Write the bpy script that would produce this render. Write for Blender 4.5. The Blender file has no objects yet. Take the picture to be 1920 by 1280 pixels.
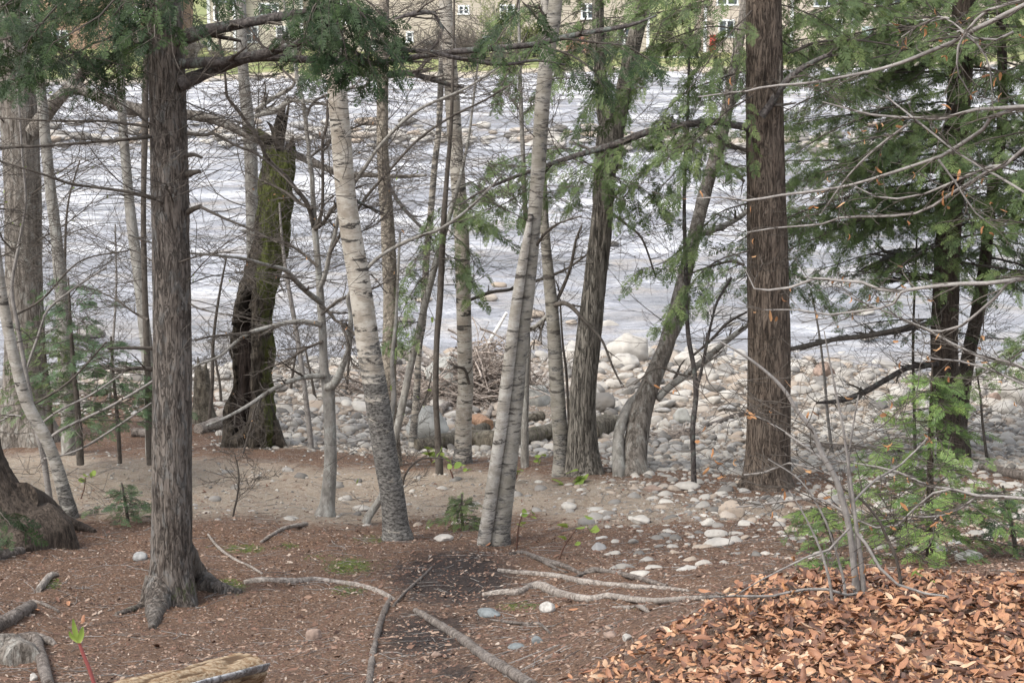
import bpy, bmesh, math, random
import numpy as np
rng = np.random.default_rng(11)
random.seed(11)
scene = bpy.context.scene
COL = scene.collection

# ------------------------------------------------------------------ camera
FPX = 3600.0                                   # focal length in pixels of the 1920 px wide photograph
PITCH = math.atan(720/FPX)
CAM = np.array([0., 0., 8.])
FWD = np.array([0., math.cos(PITCH), -math.sin(PITCH)])
UPV = np.array([0., math.sin(PITCH), math.cos(PITCH)])
RGT = np.array([1., 0., 0.])
cd = bpy.data.cameras.new('camera'); cam = bpy.data.objects.new('camera', cd); COL.objects.link(cam)
cam.location = CAM; cam.rotation_euler = (math.pi/2-PITCH, 0, 0)
cd.sensor_width = 36; cd.lens = 36*FPX/1920; cd.clip_start = 0.1; cd.clip_end = 6000
scene.camera = cam

def ray(px, row):
    return FWD + RGT*((px-960)/FPX) - UPV*((row-640)/FPX)
def at(px, row, Y):
    d = ray(px, row); return CAM + d*(Y/d[1])
def mpp(P):                                    # metres per photograph pixel at P
    return float((np.asarray(P)-CAM) @ FWD)/FPX
def pix(P):
    v = np.asarray(P)-CAM; z = v@FWD
    return 960+FPX*(v@RGT)/z, 640-FPX*(v@UPV)/z

# ------------------------------------------------------------------ noise
def _h(ix, iy, iz, s):
    n = (ix.astype(np.int64)*73856093) ^ (iy.astype(np.int64)*19349663) ^ (iz.astype(np.int64)*83492791) ^ (s*2654435761)
    n = (n ^ (n >> 13)) * 1274126177 & 0x7fffffff
    n = (n ^ (n >> 16)) * 1103515245 & 0x7fffffff
    return (n & 0xffff)/65535.0
def vnoise(p, s=0):
    i = np.floor(p); f = p-i; f = f*f*(3-2*f); i = i.astype(np.int64)
    r = 0
    for dx in (0, 1):
        wx = f[..., 0] if dx else 1-f[..., 0]
        for dy in (0, 1):
            wy = f[..., 1] if dy else 1-f[..., 1]
            for dz in (0, 1):
                wz = f[..., 2] if dz else 1-f[..., 2]
                r = r + wx*wy*wz*_h(i[..., 0]+dx, i[..., 1]+dy, i[..., 2]+dz, s)
    return r*2-1
def fbm(p, o=4, s=0):
    a, r, t = 1., 0., 0.
    for k in range(o):
        r = r + a*vnoise(p*(2.03**k)+k*7.3, s+k); t += a; a *= .5
    return r/t
def P3(x, y, z=None):
    x = np.asarray(x, float); y = np.asarray(y, float)
    return np.stack([x, y, np.zeros_like(x) if z is None else np.broadcast_to(np.asarray(z, float), x.shape)], -1)

# ------------------------------------------------------------------ mesh builder
class MB:
    def __init__(s): s.v = []; s.q = []; s.t = []; s.var = []; s.aux = []; s.qm = []; s.tm = []; s.n = 0
    def add(s, v, q=None, t=None, var=0., aux=0., mat=0):
        v = np.asarray(v, float).reshape(-1, 3); n = len(v)
        if n == 0: return
        s.v.append(v)
        s.var.append(np.broadcast_to(np.asarray(var, float).ravel(), (n,))); s.aux.append(np.broadcast_to(np.asarray(aux, float).ravel(), (n,)))
        if q is not None and len(q):
            q = np.asarray(q, np.int64).reshape(-1, 4)+s.n; s.q.append(q); s.qm.append(np.full(len(q), mat))
        if t is not None and len(t):
            t = np.asarray(t, np.int64).reshape(-1, 3)+s.n; s.t.append(t); s.tm.append(np.full(len(t), mat))
        s.n += n
    def mesh(s, name, mats, base=(0, 0, 0), smooth=True):
        me = bpy.data.meshes.new(name)
        v = np.concatenate(s.v)-np.asarray(base, float)
        q = np.concatenate(s.q) if s.q else np.zeros((0, 4), np.int64)
        t = np.concatenate(s.t) if s.t else np.zeros((0, 3), np.int64)
        me.vertices.add(len(v)); me.vertices.foreach_set('co', v.astype(np.float32).ravel())
        idx = np.concatenate([q.ravel(), t.ravel()])
        me.loops.add(len(idx)); me.loops.foreach_set('vertex_index', idx.astype(np.int32))
        np_ = len(q)+len(t); me.polygons.add(np_)
        st = np.concatenate([np.arange(len(q))*4, len(q)*4+np.arange(len(t))*3])
        me.polygons.foreach_set('loop_start', st.astype(np.int32))
        try: me.polygons.foreach_set('loop_total', np.concatenate([np.full(len(q), 4), np.full(len(t), 3)]).astype(np.int32))
        except Exception: pass
        mi = np.concatenate([np.concatenate(s.qm) if s.qm else np.zeros(0), np.concatenate(s.tm) if s.tm else np.zeros(0)])
        for m in (mats if isinstance(mats, (list, tuple)) else [mats]): me.materials.append(m)
        me.polygons.foreach_set('material_index', mi.astype(np.int32))
        me.polygons.foreach_set('use_smooth', np.full(np_, bool(smooth)))
        me.update(calc_edges=True)
        a = me.attributes.new('var', 'FLOAT', 'POINT'); a.data.foreach_set('value', np.concatenate(s.var).astype(np.float32))
        a = me.attributes.new('aux', 'FLOAT', 'POINT'); a.data.foreach_set('value', np.concatenate(s.aux).astype(np.float32))
        me.validate()
        return me
    def build(s, name, mats, parent=None, base=None, smooth=True):
        if base is None: base = parent['_b'] if parent is not None else (0, 0, 0)
        me = s.mesh(name, mats, base, smooth)
        o = bpy.data.objects.new(name, me); COL.objects.link(o)
        if parent is not None: o.parent = parent
        else: o.location = base
        return o

def tag(o, label, cat, group=None, kind=None):
    if label: o['label'] = label
    if cat: o['category'] = cat
    if group: o['group'] = group
    if kind: o['kind'] = kind
    return o
ROOTS = []
def thing(name, label, cat, base, group=None):
    o = bpy.data.objects.new(name, None); COL.objects.link(o)
    o.location = base; o['_b'] = [float(c) for c in base]; o.empty_display_size = .2
    ROOTS.append(o)
    return tag(o, label, cat, group)

# ------------------------------------------------------------------ curves and tubes
def catmull(P, step):
    P = np.asarray(P, float)
    if len(P) < 3:
        n = max(2, int(np.linalg.norm(P[-1][:3]-P[0][:3])/step)+1); t = np.linspace(0, 1, n)[:, None]; return P[0]*(1-t)+P[-1]*t
    Q = np.vstack([2*P[0]-P[1], P, 2*P[-1]-P[-2]]); out = []
    for i in range(len(P)-1):
        a, b, c, d = Q[i:i+4]; n = max(1, int(np.linalg.norm((c-b)[:3])/step)); t = (np.arange(n)/n)[:, None]
        out.append(.5*((2*b)+(-a+c)*t+(2*a-5*b+4*c-d)*t*t+(-a+3*b-3*c+d)*t**3))
    out.append(P[-1:]); return np.vstack(out)
def resample(P, k):
    P = np.asarray(P, float); s = np.concatenate([[0], np.cumsum(np.linalg.norm(np.diff(P[:, :3], axis=0), axis=1))])
    u = np.linspace(0, s[-1], k); return np.stack([np.interp(u, s, P[:, j]) for j in range(P.shape[1])], 1)
def grid_faces(nr, ns, off=0):
    i = np.arange(nr-1)[:, None]*ns; j = np.arange(ns)[None]; k = (j+1) % ns
    return np.stack([i+j, i+k, i+ns+k, i+ns+j], -1).reshape(-1, 4)+off
def frames(C):
    T = np.gradient(C, axis=0); T /= np.linalg.norm(T, axis=1, keepdims=True)+1e-12
    ref = np.array([0, 1., 0]) if abs(np.mean(T[:, 1])) < .8 else np.array([1., 0, 0])
    A = np.cross(ref, T); A /= np.linalg.norm(A, axis=1, keepdims=True)+1e-12
    return T, A, np.cross(T, A)
def tube(mb, C, R, ns=10, rough=0., freq=12., stretch=.25, seed=0, var=0., aux=0., mat=0, cap=True, lobes=None, ridge=0., rfreq=38., rstretch=.1, auxf=None):
    """round tapering limb; rough = soft lumps, ridge = bark furrows running along it"""
    C = np.asarray(C, float); R = np.asarray(R, float)
    T, A, B = frames(C); a = np.arange(ns)/ns*2*math.pi
    dirn = A[:, None]*np.cos(a)[None, :, None]+B[:, None]*np.sin(a)[None, :, None]
    s = np.concatenate([[0], np.cumsum(np.linalg.norm(np.diff(C, axis=0), axis=1))])
    base = P3(np.cos(a)[None]*R[:, None], np.sin(a)[None]*R[:, None], s[:, None])
    r = np.repeat(R[:, None], ns, 1)
    if lobes is not None: r = r*(1+lobes(s[:, None], a[None]))
    if rough: r = r+R[:, None]*rough*fbm(base*np.array([freq, freq, freq*stretch]), 3, seed)
    if ridge:
        n = fbm(base*np.array([rfreq, rfreq, rfreq*rstretch]), 3, seed+9)
        r = r+ridge*(1-2.2*np.abs(n)-.4)
    V = C[:, None]+dirn*r[..., None]
    ax = aux if auxf is None else np.broadcast_to(auxf(s[:, None], a[None], V), r.shape).ravel()
    q = grid_faces(len(C), ns); mb.add(V.reshape(-1, 3), q, var=var, aux=ax, mat=mat)
    if cap:
        n0 = mb.n
        for ring, fl in ((V[0], 1), (V[-1], 0)):
            c = ring.mean(0); j = np.arange(ns); k = (j+1) % ns
            t = np.stack([np.full(ns, ns), k if fl else j, j if fl else k], 1)
            mb.add(np.vstack([ring, c]), t=t, var=var, aux=aux if np.isscalar(aux) else 0., mat=mat)
def tubes(mb, P, R, ns=4, var=0., mat=0):
    """many thin twigs at once: P (n,k,3), R (n,k)"""
    if len(P) == 0: return
    n, k, _ = P.shape
    T = np.gradient(P, axis=1); T /= np.linalg.norm(T, axis=2, keepdims=True)+1e-12
    ref = np.where(np.abs(T[..., 2:3]) > .9, np.array([1., 0, 0]), np.array([0, 0, 1.]))
    A = np.cross(ref, T); A /= np.linalg.norm(A, axis=2, keepdims=True)+1e-12; B = np.cross(T, A)
    a = np.arange(ns)/ns*2*math.pi
    V = P[:, :, None]+(A[:, :, None]*np.cos(a)[None, None, :, None]+B[:, :, None]*np.sin(a)[None, None, :, None])*R[:, :, None, None]
    q = (grid_faces(k, ns)[None]+(np.arange(n)*k*ns)[:, None, None]).reshape(-1, 4)
    vv = np.repeat(np.broadcast_to(np.asarray(var, float), (n,)), k*ns)
    mb.add(V.reshape(-1, 3), q, var=vv, mat=mat)
TWMIN = [.0025]
def unit(v): return v/(np.linalg.norm(v, axis=-1, keepdims=True)+1e-12)
def walk(p, d, L, k, curl, up, g):
    n = len(p); out = np.zeros((n, k, 3)); out[:, 0] = p; d = unit(d); st = (L/(k-1))[:, None]
    bend = g.normal(0, 1, (n, 3))*curl*.35
    for i in range(1, k):
        d = unit(d+g.normal(0, 1, (n, 3))*curl+bend+np.array([0, 0, up])); out[:, i] = out[:, i-1]+d*st
    return out
def spawn(P, R, m, L, ang, k, curl, up, g, r0=.55, tmin=.15, flat=.35, tip=.35):
    """m side twigs on each of the polylines P"""
    n, K, _ = P.shape; t = np.tile(np.linspace(tmin, .97, m), (n, 1))+g.normal(0, .04, (n, m)); t = np.clip(t, .05, .99).ravel()
    i = np.repeat(np.arange(n), m); u = t*(K-1); j = np.minimum(u.astype(int), K-2); f = (u-j)[:, None]
    p = P[i, j]*(1-f)+P[i, j+1]*f; T = unit(P[i, j+1]-P[i, j])
    rr = (R[i, j]*(1-f[:, 0])+R[i, j+1]*f[:, 0])*r0
    side = np.tile(np.where(np.arange(m) % 2, 1., -1.), n)
    hz = unit(np.cross(T, np.array([0, 0, 1.]))+g.normal(0, flat, T.shape)); hz = unit(hz-(hz*T).sum(-1, keepdims=True)*T)
    an = (ang+g.normal(0, .18, len(p)))[:, None]
    d = T*np.cos(an)+hz*np.sin(an)*side[:, None]
    LL = L*(1-.55*t)*g.uniform(.55, 1.3, len(p))
    Q = walk(p, d, LL, k, curl, up, g)
    RR = np.maximum(rr[:, None]*np.linspace(1, tip, k)[None], TWMIN[0])
    return Q, RR

# ------------------------------------------------------------------ materials
MATS = {}
class N:
    def __init__(s, name):
        s.m = bpy.data.materials.new(name); s.m.use_nodes = True; s.t = s.m.node_tree; s.t.nodes.clear()
        s.out = s.t.nodes.new('ShaderNodeOutputMaterial'); s.b = s.t.nodes.new('ShaderNodeBsdfPrincipled'); s.t.links.new(s.b.outputs[0], s.out.inputs[0])
        s.b.inputs['Roughness'].default_value = .85; s.b.inputs['Specular IOR Level'].default_value = .25
    def n(s, typ, **kw):
        x = s.t.nodes.new('ShaderNode'+typ)
        for k, v in kw.items(): setattr(x, k, v)
        return x
    def l(s, a, b): s.t.links.new(a, b)
    def put(s, sock, v):
        if hasattr(v, 'links'): s.l(v, sock)
        else: sock.default_value = v
    def coord(s, scale=(1, 1, 1), loc=None, kind='Object'):
        c = s.n('TexCoord').outputs[kind]; mp = s.n('Mapping'); s.l(c, mp.inputs[0]); mp.inputs['Scale'].default_value = scale
        if loc: mp.inputs['Location'].default_value = loc
        return mp.outputs[0]
    def noise(s, co, scale, detail=4, rough=.55, dist=0., out='Fac'):
        x = s.n('TexNoise'); s.l(co, x.inputs['Vector']); x.inputs['Scale'].default_value = scale; x.inputs['Detail'].default_value = detail
        x.inputs['Roughness'].default_value = rough; x.inputs['Distortion'].default_value = dist; return x.outputs[out]
    def voro(s, co, scale, feature='F1', out='Distance', rand=1.):
        x = s.n('TexVoronoi', feature=feature); s.l(co, x.inputs['Vector']); x.inputs['Scale'].default_value = scale; x.inputs['Randomness'].default_value = rand
        return x.outputs[out]
    def ramp(s, f, a, b):
        x = s.n('MapRange', interpolation_type='SMOOTHSTEP'); s.put(x.inputs[0], f); x.inputs[1].default_value = a; x.inputs[2].default_value = b; return x.outputs[0]
    def mix(s, f, a, b, mode='MIX'):
        x = s.n('Mix', data_type='RGBA', blend_type=mode); s.put(x.inputs[0], f)
        for k, v in ((6, a), (7, b)):
            s.put(x.inputs[k], v if hasattr(v, 'links') else (*v, 1))
        return x.outputs[2]
    def math(s, op, a, b=None):
        x = s.n('Math', operation=op); s.put(x.inputs[0], a)
        if b is not None: s.put(x.inputs[1], b)
        return x.outputs[0]
    def attr(s, name): return s.n('Attribute', attribute_name=name).outputs['Fac']
    def rnd(s): return s.n('ObjectInfo').outputs['Random']
    def bump(s, h, st=.5, d=.02):
        x = s.n('Bump'); s.l(h, x.inputs['Height']); x.inputs['Strength'].default_value = st; x.inputs['Distance'].default_value = d; s.l(x.outputs[0], s.b.inputs['Normal'])
    def done(s, col, rough=None):
        s.put(s.b.inputs['Base Color'], col if hasattr(col, 'links') else (*col, 1))
        if rough is not None: s.put(s.b.inputs['Roughness'], rough)
        MATS[s.m.name] = s.m; return s.m

def bark(name, dark, mid, light, sc=30., st=.12, moss=(.055, .075, .018), lichen=None, bs=.7, ck=.62, cka=.45):
    m = N(name); co = m.coord((1, 1, st)); co2 = m.coord((1, 1, .5))
    n1 = m.noise(co, sc, 6, .65, .4); n2 = m.noise(co2, 5., 4, .6)
    c = m.mix(m.ramp(n1, .36, .56), dark, mid); c = m.mix(m.ramp(n1, .55, .75), c, light)
    c = m.mix(m.ramp(n2, .35, .7), c, m.mix(.45, c, light))
    n3 = m.noise(co2, 60., 3, .6); c = m.mix(m.math('MULTIPLY', m.ramp(n3, .55, .7), .4), c, light)
    ln = m.math('ABSOLUTE', m.math('SUBTRACT', m.noise(m.coord((1, 1, st*.8)), sc*ck, 5, .68, .9), .5)); ln = m.ramp(ln, .0, .038)
    c = m.mix(m.math('MULTIPLY', m.math('SUBTRACT', 1., ln), cka), c, tuple(x*.8 for x in dark))
    if lichen: c = m.mix(m.math('MULTIPLY', m.ramp(m.noise(co2, 11., 5, .7), .52, .62), .75), c, lichen)
    mo = m.math('ADD', m.attr('aux'), m.math('MULTIPLY', m.math('SUBTRACT', m.noise(co2, 9., 5, .7), .5), 1.6))
    mc = m.mix(m.noise(co2, 70., 2), moss, tuple(x*1.9 for x in moss))
    c = m.mix(m.ramp(mo, .42, .68), c, mc)
    m.bump(m.math('ADD', n1, m.math('MULTIPLY', ln, .8)), bs, .025); return m.done(c, .9)
M_HEM = bark('hemlock_bark', (.045, .035, .029), (.145, .122, .104), (.23, .205, .182), 30., .2, lichen=(.17, .165, .155), bs=1.)
M_HEMR = bark('brown_hemlock_bark', (.036, .026, .020), (.128, .098, .076), (.20, .163, .132), 30., .17, bs=1.)
M_HEMD = bark('dark_hemlock_bark', (.022, .017, .013), (.074, .057, .045), (.13, .104, .085), 30., .10, moss=(.03, .05, .015))
M_ASH = bark('furrowed_bark', (.035, .030, .024), (.185, .165, .138), (.29, .268, .23), 26., .14, bs=1., ck=.75, cka=.6)
M_GREY = bark('grey_bark', (.13, .12, .105), (.24, .225, .20), (.34, .325, .30), 16., .5, lichen=(.36, .36, .33), bs=.25, cka=.25)
M_OLD = bark('old_maple_bark', (.07, .058, .047), (.20, .175, .15), (.32, .295, .26), 24., .15, lichen=(.33, .32, .29))
M_FLAKE = bark('flaky_bark', (.07, .055, .042), (.25, .215, .175), (.45, .40, .33), 22., 1.2, lichen=(.42, .38, .31), cka=.25)
M_MOSSY = bark('mossy_bark', (.045, .036, .027), (.15, .13, .10), (.26, .235, .19), 22., .3, moss=(.058, .07, .014))
M_SNAG = bark('snag_bark', (.018, .014, .010), (.058, .047, .036), (.125, .108, .085), 22., .3, moss=(.050, .057, .016), bs=1.)
M_TWIG = bark('twig_bark', (.042, .035, .029), (.088, .075, .063), (.145, .127, .11), 20., .6, bs=.2, cka=.25)
M_TWIGG = bark('pale_twig_bark', (.13, .117, .107), (.225, .208, .193), (.34, .32, .30), 14., 1., bs=.2, cka=.25)
M_LIMB = bark('limb_bark', (.03, .024, .022), (.085, .072, .066), (.16, .145, .14), 26., .6, lichen=(.15, .17, .15), cka=.25)
M_DRIFT = bark('driftwood', (.15, .12, .10), (.32, .28, .245), (.46, .42, .38), 26., .9)
M_DRIFTD = bark('weathered_wood', (.06, .047, .04), (.17, .142, .122), (.29, .26, .235), 26., .8)

def birch(name, white, tan, darkc):
    m = N(name); co = m.coord((1, 1, 1)); len_ = m.noise(m.coord((2.2, 2.2, 26)), 3.2, 3, .6, .2); pat = m.noise(m.coord((1.2, 1.2, 6.)), 2.3, 5, .68, .5)
    c = m.mix(m.ramp(m.noise(m.coord((1, 1, 1.6)), 5., 6, .7), .38, .62), white, tan)
    c = m.mix(m.math('MULTIPLY', m.ramp(len_, .60, .66), .85), c, (.10, .085, .075))
    c = m.mix(m.math('MULTIPLY', m.ramp(pat, .57, .605), .95), c, darkc)
    old = m.math('ADD', m.attr('aux'), m.math('MULTIPLY', m.math('SUBTRACT', m.noise(m.coord((1, 1, 3.2)), 3.4, 6, .72, .4), .5), 2.6))
    rough = m.mix(m.ramp(m.noise(m.coord((1, 1, 2.4)), 22., 5, .7), .35, .65), (.032, .029, .026), (.20, .19, .175))
    c = m.mix(m.ramp(old, .38, .62), c, rough)
    m.bump(m.noise(m.coord((1, 1, 3)), 18., 5, .65), .5, .015); return m.done(c, .75)
M_BIRCH = birch('white_birch_bark', (.46, .428, .375), (.28, .245, .20), (.042, .037, .033))
M_BIRCH2 = birch('grey_birch_bark', (.29, .272, .238), (.20, .183, .150), (.07, .062, .054))
M_BIRCH3 = birch('pale_birch_bark', (.40, .38, .345), (.25, .228, .195), (.055, .048, .042))

def foliage(name, a, b, c3, tr=.25):
    m = N(name); v = m.attr('var'); c = m.mix(m.ramp(v, 0, .55), a, b); c = m.mix(m.ramp(v, .6, 1.), c, c3)
    c = m.mix(m.math('MULTIPLY', m.ramp(m.noise(m.coord(), 1.7, 3), .35, .65), .4), c, b)
    m.done(c, .6)
    tl = m.n('BsdfTranslucent'); m.put(tl.inputs[0], m.mix(.5, c, c3)); ms = m.n('MixShader'); ms.inputs[0].default_value = tr
    m.l(m.b.outputs[0], ms.inputs[1]); m.l(tl.outputs[0], ms.inputs[2]); m.l(ms.outputs[0], m.out.inputs[0])
    m.b.inputs['Specular IOR Level'].default_value = .35
    return m.m
F_DARK = foliage('dark_needles', (.017, .033, .014), (.030, .056, .02), (.062, .10, .032))
F_MID = foliage('hemlock_needles', (.046, .076, .030), (.096, .140, .050), (.165, .215, .075))
F_PALE = foliage('pale_needles', (.05, .09, .045), (.085, .14, .065), (.14, .2, .085))
F_BRIGHT = foliage('bright_needles', (.06, .11, .035), (.12, .19, .055), (.22, .30, .085))
F_BUD = foliage('spring_leaf', (.14, .225, .045), (.22, .30, .06), (.33, .40, .10), .35)
F_DEAD = foliage('withered_leaf', (.20, .085, .035), (.40, .19, .08), (.58, .36, .19), .25)
F_RED = foliage('red_shoot', (.27, .075, .068), (.36, .11, .095), (.42, .17, .12), .1)

def leafmat():
    m = N('fallen_leaf'); v = m.attr('var'); rnd = m.rnd(); co = m.coord()
    c = m.mix(m.ramp(v, 0, .35), (.075, .038, .027), (.21, .095, .052)); c = m.mix(m.ramp(v, .3, .55), c, (.32, .15, .078)); c = m.mix(m.ramp(v, .55, .8), c, (.43, .235, .125)); c = m.mix(m.ramp(v, .90, 1.), c, (.53, .39, .27))
    c = m.mix(m.math('MULTIPLY', m.ramp(m.noise(co, 30., 4, .6), .45, .7), .45), c, m.mix(.6, c, (.10, .05, .03)))
    m.bump(m.noise(co, 60., 3), .3, .004); m.done(c, .6); m.b.inputs['Specular IOR Level'].default_value = .45; return m.m
M_LEAF = leafmat()

def stonemat(name, use_rnd):
    m = N(name); v = m.rnd() if use_rnd else m.attr('var'); co = m.coord((1, 1, 1), kind='Object') if not use_rnd else m.coord(kind='Object')
    c = m.mix(m.ramp(v, 0, .3), (.13, .122, .113), (.265, .25, .23)); c = m.mix(m.ramp(v, .25, .45), c, (.38, .355, .32)); c = m.mix(m.ramp(v, .55, .64), c, (.33, .27, .215)); c = m.mix(m.ramp(v, .68, .82), c, (.44, .415, .375)); c = m.mix(m.ramp(v, .88, 1.), c, (.29, .283, .275))
    sc = 2.2 if use_rnd else 9.
    c = m.mix(m.math('MULTIPLY', m.ramp(m.noise(co, sc, 6, .65), .42, .7), .55), c, m.mix(.55, c, (.20, .17, .135)))
    c = m.mix(m.math('MULTIPLY', m.ramp(m.noise(co, sc*14, 2, .5), .58, .68), .5), c, (.16, .15, .14))
    m.bump(m.noise(co, sc*7, 5, .65), .35, .02); return m.done(c, .8)
M_STONE = stonemat('stone_solid', True)
M_GRAVEL = stonemat('gravel_stone', False)
def simple(name, col, rough=.7, var=.25, sc=8.):
    m = N(name); n = m.noise(m.coord(), sc, 5, .65); c = m.mix(m.ramp(n, .3, .7), tuple(x*(1-var) for x in col), tuple(min(1, x*(1+var)) for x in col)); return m.done(c, rough)
# ------------------------------------------------------------------ terrain
CP = [
 (100,1280,12.5),(100,1140,16),(100,1000,19.5),(100,940,22.4),(100,850,26.5),(100,800,28.5),(100,740,32.5),(100,715,35.2),(100,690,38),
 (-60,1280,12.5),(-60,1000,19),(-60,900,22),
 (450,1280,12),(450,1140,16),(450,1050,18.3),(450,990,20),(450,960,21.8),(450,900,24),(450,840,26.5),(450,780,29.8),(450,720,33.8),(450,690,37),
 (800,1280,11.3),(800,1150,15.2),(800,1050,18.5),(800,1015,19.7),(800,988,21.2),(800,920,23.6),(800,875,25.4),(800,830,28.3),(800,780,30.6),(800,700,35.5),(800,680,37.5),
 (1150,1280,9.5),(1150,1180,12.6),(1150,1100,15.5),(1150,1060,17),(1150,1000,19.2),(1150,930,22),(1150,890,24),(1150,850,27),(1150,780,30.8),(1150,690,36.5),(1150,660,39),
 (1280,1280,7.8),(1280,1180,9.4),(1290,1120,10.8),(1290,1085,15),
 (1400,1280,7),(1400,1180,8),(1400,1112,9.0),(1400,1080,14.5),(1400,1000,18.8),(1400,915,22.8),(1400,850,26.8),(1400,780,30.8),(1400,690,36.5),
 (1700,1280,6.6),(1700,1180,7.6),(1700,1092,8.8),(1700,1062,14.6),(1700,980,19.3),(1700,900,23),(1700,850,26.3),(1700,780,30),(1700,720,34.5),(1700,690,37.5),
 (1320,1128,11.8),(1400,1120,10.6),(1700,1100,10.3),(1960,1096,10.4),(1960,1280,6.6),(1960,1180,7.6),(1960,1090,8.8),(1960,1055,14.6),(1960,980,19.3),(1960,900,23),(1960,850,26.3),(1960,780,30),(1960,730,34),(1960,700,37)]
ctrl = [at(*c) for c in CP]
for x in (-9, -3, 3, 9):
    for y, z in ((-5, 6.9), (0, 6.4)): ctrl.append(np.array([x, y, z]))
for x in (-15, -10, 10, 15):
    for y, z in ((8, 4.9), (14, 3.4), (19, 2.2), (24, 1.25), (30, .6), (36, .03), (42, -.5)): ctrl.append(np.array([x, y, z]))
for x in (-15, -8, 0, 8, 15):
    for y, z in ((44, -.6), (52, -1.1)): ctrl.append(np.array([x, y, z]))
ctrl = np.array(ctrl)
def _phi(r2): return .5*r2*np.log(r2+1e-9)
_c = ctrl[:, :2]; _n = len(_c)
_K = _phi(((_c[:, None]-_c[None])**2).sum(-1))+np.eye(_n)*.06
_Pm = np.hstack([np.ones((_n, 1)), _c]); _M = np.block([[_K, _Pm], [_Pm.T, np.zeros((3, 3))]])
_w = np.linalg.solve(_M, np.concatenate([ctrl[:, 2], np.zeros(3)]))
GX0, GX1, GY0, GY1, GD = -15., 15., -4., 50., .075
gx = np.arange(GX0, GX1+1e-6, GD); gy = np.arange(GY0, GY1+1e-6, GD)
def _eval(x, y):
    out = np.zeros(x.shape)
    for i in range(_n): out += _w[i]*_phi((x-_c[i, 0])**2+(y-_c[i, 1])**2)
    return out+_w[_n]+_w[_n+1]*x+_w[_n+2]*y
_cs = 5                                            # solve on a coarse grid, then interpolate
cxx, cyy = np.meshgrid(gx[::_cs], gy[::_cs]); cz = _eval(cxx, cyy)
def _bil(Z, x, y, x0, y0, d):
    u = np.clip((x-x0)/d, 0, Z.shape[1]-1.001); v = np.clip((y-y0)/d, 0, Z.shape[0]-1.001)
    i = u.astype(int); j = v.astype(int); fu = u-i; fv = v-j
    return (Z[j, i]*(1-fu)+Z[j, i+1]*fu)*(1-fv)+(Z[j+1, i]*(1-fu)+Z[j+1, i+1]*fu)*fv
GXX, GYY = np.meshgrid(gx, gy)
GZ = _bil(cz, GXX, GYY, GX0, GY0, GD*_cs)
p = P3(GXX, GYY); amp = np.where(GYY < 26, 1., .7)
GZ = GZ+amp*(.075*fbm(p*.9, 3, 3)+.042*fbm(p*3.2, 3, 5)+.018*fbm(p*9., 2, 6))
def gz(x, y): return _bil(GZ, np.asarray(x, float), np.asarray(y, float), GX0, GY0, GD)
_YS = np.arange(5.5, 48, .01)
def gnd(px, row, dz=0.):
    d = ray(px, row); t = _YS/d[1]; z = CAM[2]+d[2]*t; x = d[0]*t
    hit = np.nonzero(z <= gz(x, _YS))[0]; i = hit[0] if len(hit) else len(_YS)-1
    return np.array([x[i], _YS[i], z[i]+dz])

def pixarr(P):
    v = P-CAM; z = np.maximum(v@FWD, .5); return 960+FPX*v[..., 0]/z, 640-FPX*(v@UPV)/z
def blob(px, row, b):
    out = np.zeros(px.shape)
    for (x, y, rx, ry, k) in b: out = np.maximum(out, k*np.clip(1.25-np.sqrt(((px-x)/rx)**2+((row-y)/ry)**2), 0, 1))
    return out
def smooth(x, a, b): t = np.clip((x-a)/(b-a), 0, 1); return t*t*(3-2*t)

def ground_mat():
    m = N('forest_floor'); co = m.coord()
    mk = m.n('Attribute', attribute_name='mask'); sep = m.n('SeparateColor'); m.l(mk.outputs['Color'], sep.inputs[0])
    path, moss, dark = sep.outputs[0], sep.outputs[1], sep.outputs[2]; beach = m.attr('aux')
    f1 = m.noise(co, 55., 5, .7); f2 = m.noise(co, 9., 5, .65); f3 = m.noise(co, 150., 3, .6); v1 = m.voro(co, 60., out='Color')
    sv = m.n('SeparateColor'); m.l(v1, sv.inputs[0])
    duff = m.mix(m.ramp(f1, .35, .65), (.058, .034, .023), (.255, .153, .100)); duff = m.mix(m.ramp(f2, .4, .65), duff, m.mix(.6, duff, (.105, .07, .052)))
    duff = m.mix(m.math('MULTIPLY', m.ramp(f3, .58, .68), .6), duff, (.27, .20, .155)); duff = m.mix(m.math('MULTIPLY', m.ramp(sv.outputs[0], .93, .95), .7), duff, (.36, .30, .26))
    pt = m.mix(m.ramp(f1, .3, .7), (.26, .212, .162), (.415, .35, .275)); pt = m.mix(m.ramp(f2, .42, .62), pt, m.mix(.5, pt, (.23, .158, .112)))
    pt = m.mix(m.math('MULTIPLY', m.ramp(sv.outputs[1], .86, .9), .6), pt, (.42, .39, .35))
    sand = m.mix(m.ramp(f1, .3, .7), (.22, .175, .135), (.36, .30, .245))
    w = m.math('MULTIPLY', m.math('SUBTRACT', f2, .5), .9)
    c = m.mix(m.ramp(m.math('ADD', path, w), .18, .5), duff, pt)
    c = m.mix(m.ramp(m.math('ADD', beach, w), .4, .6), c, sand)
    c = m.mix(m.ramp(m.math('ADD', dark, w), .25, .75), c, m.mix(m.ramp(f1, .4, .7), (.028, .021, .019), (.075, .055, .047)))
    mo = m.mix(m.ramp(f3, .3, .7), (.05, .07, .012), (.15, .18, .035))
    c = m.mix(m.ramp(m.math('ADD', moss, m.math('MULTIPLY', m.math('SUBTRACT', m.noise(co, 22., 5, .7), .5), 2.)), .5, .75), c, mo)
    h = m.math('ADD', f1, m.math('MULTIPLY', f3, .5)); m.bump(h, .9, .03); return m.done(c, .95)
mb = MB(); ny, nx = GXX.shape
j, i = np.mgrid[0:ny-1, 0:nx-1]; a = j*nx+i
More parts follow.
